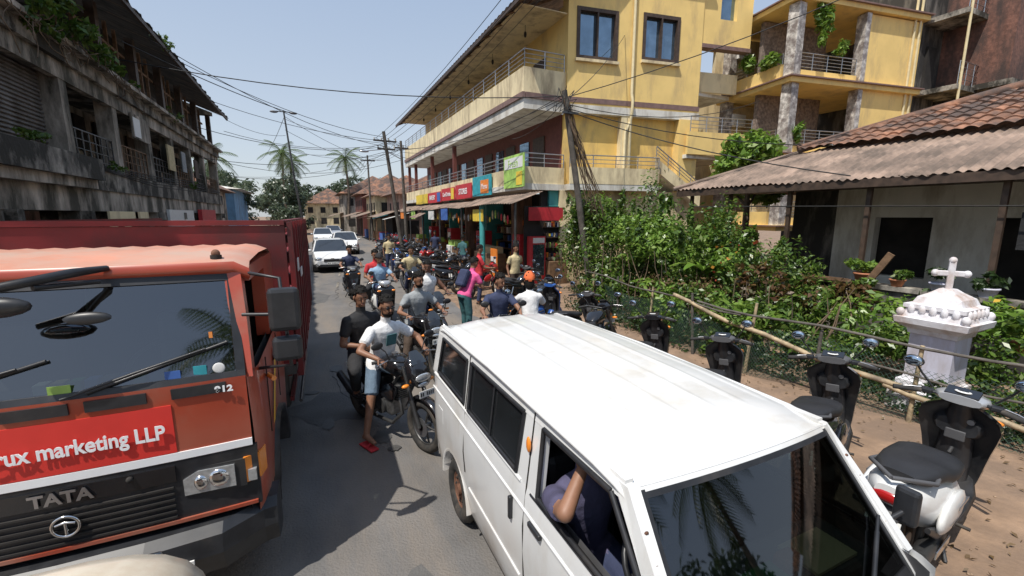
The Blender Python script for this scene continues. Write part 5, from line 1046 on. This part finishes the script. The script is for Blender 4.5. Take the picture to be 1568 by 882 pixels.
T3=Matrix.Translation((2.15,8.8,0))@Matrix.Rotation(rad(185),4,'Z'); o=inst(mc,'motorcycle',(0,0,0),0); o.matrix_world=T3
mr=motorcycle('red_paint','parked_motorcycle'); mr.matrix_world=Matrix.Translation((5.0,13.0,0))@Matrix.Rotation(rad(-70),4,'Z')@Matrix.Rotation(rad(-8),4,'Y')
sw=scooter('white_paint','parked_scooter',front='black_gloss',bars='silver_paint'); sw.matrix_world=Matrix.Translation((4.46,1.50,0))@Matrix.Rotation(rad(-82),4,'Z')@Matrix.Rotation(rad(2),4,'Y')@Matrix.Diagonal((1.12,1.17,1.06,1))
sb=scooter('black_gloss','parked_scooter',bars='grey_plastic'); sb.matrix_world=Matrix.Translation((4.74,2.42,0))@Matrix.Rotation(rad(-70),4,'Z')@Matrix.Rotation(rad(-4),4,'Y')@Matrix.Diagonal((1.06,1.06,1.04,1))
ss=scooter('silver_paint','parked_scooter',front='grey_plastic'); ss.matrix_world=Matrix.Translation((4.5,3.55,0))@Matrix.Rotation(rad(-64),4,'Z')@Matrix.Rotation(rad(-5),4,'Y')
sr=scooter('red_paint','parked_scooter',front='black_gloss'); sr.matrix_world=Matrix.Translation((4.55,4.85,0))@Matrix.Rotation(rad(-60),4,'Z')@Matrix.Rotation(rad(-5),4,'Y')
sbl=scooter('blue_paint','parked_scooter'); sbl.matrix_world=Matrix.Translation((4.6,8.4,0))@Matrix.Rotation(rad(-60),4,'Z')
inst(mc,'parked_motorcycle',(4.4,5.9,0),rad(-58),0,rad(-8)); inst(sb,'parked_scooter',(4.75,7.0,0),rad(-65),0,rad(-6))
inst(mc,'parked_motorcycle',(5.2,9.2,0),rad(-50),0,rad(-8)); inst(mc,'parked_motorcycle',(5.3,10.6,0),rad(-75),0,rad(-8)); inst(sb,'parked_scooter',(5.6,11.6,0),rad(-60))
pk=[mc,sb,mc,sw,mc,ss,mr,sbl]
for k in range(20):
    y=14.2+k*1.0; o=pk[k%8]; inst(o,'parked_scooter' if o in (sb,sw,ss,sbl) else 'parked_motorcycle',(4.85+RD.uniform(-.3,.3)+max(0,(y-18))*.015,y,0),rad(RD.choice([-70,-55,110,-85])+RD.uniform(-10,10)),0,rad(-7))
for k in range(5): q=pk[(k*3+1)%8]; inst(q,'parked_motorcycle' if q in (mc,mr) else 'parked_scooter',(3.5+RD.uniform(-.3,.3),16.5+k*2.5,0),rad(180+RD.uniform(-25,25)))
# ================================================================== PEOPLE
def rider(name,T,**k):
    a=dict(P=(0,-.18,.90),C=(0,-.06,1.33),LA=(-.31,.27,1.08),RA=(.31,.27,1.08),LF=(-.19,-.02,.42),RF=(.19,-.02,.42))
    a.update(k); return human(name,T,a.pop('P'),a.pop('C'),a.pop('LA'),a.pop('RA'),a.pop('LF'),a.pop('RF'),**a)
rider('motorcycle_rider',TB,shirt='c_white',pants='c_denim',pl=.92,slv=.62,skin='skin',beard=True,glasses=True,RF=(.40,.06,.085),hair='hair',gaze=(.10,1,-.12),vox=.010,shoe='skin',kp=(.3,1,.5),ep=((-1,-.5,-.3),(1,-.5,-.3)))
m=MB(TB); m.box((0,.066,1.20),(.13,.010,.14),'c_teal',rot=Matrix.Rotation(rad(-14),4,'X')); m.box((.40,.12,.022),(.10,.27,.022),'c_red',bev=.008); m.tube([(.36,.15,.04),(.40,.17,.085),(.44,.15,.04)],.008,'c_red',5); m.done('shirt_print_and_slipper')
human('pillion_passenger',TB,(0.03,-.56,.96),(.07,-.48,1.40),(-.12,-.28,1.10),(.16,-.30,1.08),(-.22,-.42,.48),(.22,-.42,.48),shirt='c_black',pants='c_black',slv=.6,pl=1.8,gaze=(.25,1,-.2),kp=(.6,1,.5),hold=False,vox=.013)
rider('motorcycle_rider',T2,shirt='c_grey',pants='c_brown',pl=1.9,beard=True,gaze=(-.1,1,-.1),vox=.014,RF=(.33,.05,.12))
rider('motorcycle_rider',T3,shirt='c_white',pants='c_navy',pl=1.9,tanktop=True,slv=.0,gaze=(.5,1,-.1),skin='skin_dark',vox=.016)
T4=Matrix.Translation((1.5,11.1,0))@Matrix.Rotation(rad(183),4,'Z'); o=inst(sw,'scooter',(0,0,0),0); o.matrix_world=T4
def srider(name,T,**k):
    a=dict(P=(0,-.26,.86),C=(0,-.18,1.30),LA=(-.29,.27,1.08),RA=(.29,.27,1.08),LF=(-.12,.18,.37),RF=(.12,.18,.37),vox=.018); a.update(k); return human(name,T,a.pop('P'),a.pop('C'),a.pop('LA'),a.pop('RA'),a.pop('LF'),a.pop('RF'),**a)
srider('scooter_rider',T4,shirt='c_blue',pants='c_navy',pl=1.9,cap='c_black')
human('pillion_passenger',T4,(.02,-.60,.92),(.03,-.55,1.38),(-.18,-.3,1.05),(.18,-.3,1.05),(-.2,-.45,.45),(.2,-.45,.45),shirt='c_red',pants='c_black',slv=.6,pl=1.8,kp=(.5,1,.4),hold=False,vox=.018)
T5=Matrix.Translation((1.05,14.6,0))@Matrix.Rotation(rad(182),4,'Z'); inst(sb,'scooter',(0,0,0),0).matrix_world=T5; srider('scooter_rider',T5,shirt='c_navy',pants='c_black',pl=1.9)
T6=Matrix.Translation((2.7,13.2,0))@Matrix.Rotation(rad(178),4,'Z'); inst(mc,'motorcycle',(0,0,0),0).matrix_world=T6; rider('motorcycle_rider',T6,shirt='c_beige',pants='c_navy',pl=1.9,vox=.018)
T8=Matrix.Translation((2.75,6.4,0))@Matrix.Rotation(rad(165),4,'Z'); inst(sb,'scooter',(0,0,0),0).matrix_world=T8; srider('scooter_rider',T8,shirt='c_navy',pants='c_black',pl=1.9,gaze=(-.5,1,-.1),vox=.015)
T9=Matrix.Translation((3.35,6.6,0))@Matrix.Rotation(rad(-15),4,'Z'); inst(ss,'scooter',(0,0,0),0).matrix_world=T9; srider('scooter_rider',T9,shirt='c_white',pants='c_teal',pl=1.9,cap='c_orange',female=True,longhair=True,gaze=(.1,1,-.1),vox=.015,slv=.8)
def stand(name,x,y,rz,**k):
    T=Matrix.Translation((x,y,0))@Matrix.Rotation(rad(rz),4,'Z'); a=dict(P=(0,0,.93),C=(0,.01,1.39),LA=(-.27,.08,.86),RA=(.27,.06,.86),LF=(-.11,.02,.085),RF=(.12,-.05,.085),kp=(0,1,0),hold=False,vox=.018,ep=((-.3,-1,0),(.3,-1,0)),pl=1.92); a.update(k)
    return human(name,T,a.pop('P'),a.pop('C'),a.pop('LA'),a.pop('RA'),a.pop('LF'),a.pop('RF'),**a)
stand('standing_man',3.0,8.9,-70,shirt='c_pink',pants='c_teal',C=(0,.16,1.36),P=(0,-.06,.93),LA=(-.2,.5,1.05),RA=(.2,.5,1.05),pack='c_navy',gaze=(0,1,-.5))
stand('standing_man',4.45,12.0,-100,shirt='c_red',pants='c_navy',gaze=(.3,1,-.3),LA=(-.15,.35,1.05),RA=(.15,.4,1.1)); stand('standing_man',5.6,11.9,-170,shirt='c_beige',pants='c_brown',gaze=(0,1,-.1),LA=(-.3,.1,1.0))
for x,y,r,sh_ in ((6.1,18.5,-60,'c_teal'),(6.3,24,160,'c_navy'),(3.2,20.5,180,'c_beige')): stand('pedestrian',x,y,r,shirt=sh_,pants='c_navy',vox=.024,skin='skin_dark')
TD=Matrix.Translation((1.64,.70,0))@Matrix.Rotation(rad(180),4,'Z')
human('van_driver',TD,(.38,-1.12,.80),(.42,-1.02,1.24),(.20,-.68,1.14),(.52,-.88,1.48),(.25,-.55,.40),(.48,-.55,.40),gaze=(.5,1,-.1),shirt='c_purple',pants='c_navy',pl=1.9,slv=.72,skin='skin',vox=.012,ep=((-.6,-.3,-1),(.75,.5,-.6)),hold=False)
# ================================================================== LIGHT, SKY, CAMERA
sd=V(-.47,-.24,1).normalized(); el=math.asin(sd.z); az=math.atan2(sd.x,sd.y)
l=bpy.data.lights.new('sun','SUN'); l.energy=5.0; l.angle=rad(.5); l.color=(1,.95,.87); lo=bpy.data.objects.new('sun',l); S.collection.objects.link(lo); lo.rotation_euler=(-sd).to_track_quat('-Z','Y').to_euler()
W=bpy.data.worlds.new('World'); S.world=W; W.use_nodes=True; nt=W.node_tree; sk=nt.nodes.new('ShaderNodeTexSky'); sk.sky_type='NISHITA'; sk.sun_disc=False; sk.sun_elevation=el; sk.sun_rotation=az; sk.air_density=1.0; sk.dust_density=2.0; sk.ozone_density=1.5; sk.altitude=10
tc=nt.nodes.new('ShaderNodeTexCoord'); sx=nt.nodes.new('ShaderNodeSeparateXYZ'); nt.links.new(tc.outputs['Generated'],sx.inputs[0]); mr_=nt.nodes.new('ShaderNodeMapRange'); mr_.inputs[1].default_value=0; mr_.inputs[2].default_value=.6; nt.links.new(sx.outputs[2],mr_.inputs[0])
hz=nt.nodes.new('ShaderNodeMix'); hz.data_type='RGBA'; hz.inputs[6].default_value=(7.0,7.4,7.7,1); hz.inputs[7].default_value=(3.7,5.0,7.1,1); nt.links.new(mr_.outputs[0],hz.inputs[0])
mx=nt.nodes.new('ShaderNodeMix'); mx.data_type='RGBA'; mx.inputs[0].default_value=.56; nt.links.new(sk.outputs[0],mx.inputs[6]); nt.links.new(hz.outputs[2],mx.inputs[7])
nt.links.new(mx.outputs[2],nt.nodes['Background'].inputs[0]); nt.nodes['Background'].inputs[1].default_value=.125
cd=bpy.data.cameras.new('camera'); cd.sensor_width=36; cd.lens=36*658/1568; cd.clip_start=.05; cd.clip_end=2000; co_=bpy.data.objects.new('camera',cd); S.collection.objects.link(co_)
co_.location=(0,0,2.65); co_.rotation_euler=(rad(90-9.6),0,rad(-24.8)); S.camera=co_
S.view_settings.view_transform='Standard'; S.view_settings.look='None'; S.view_settings.exposure=0
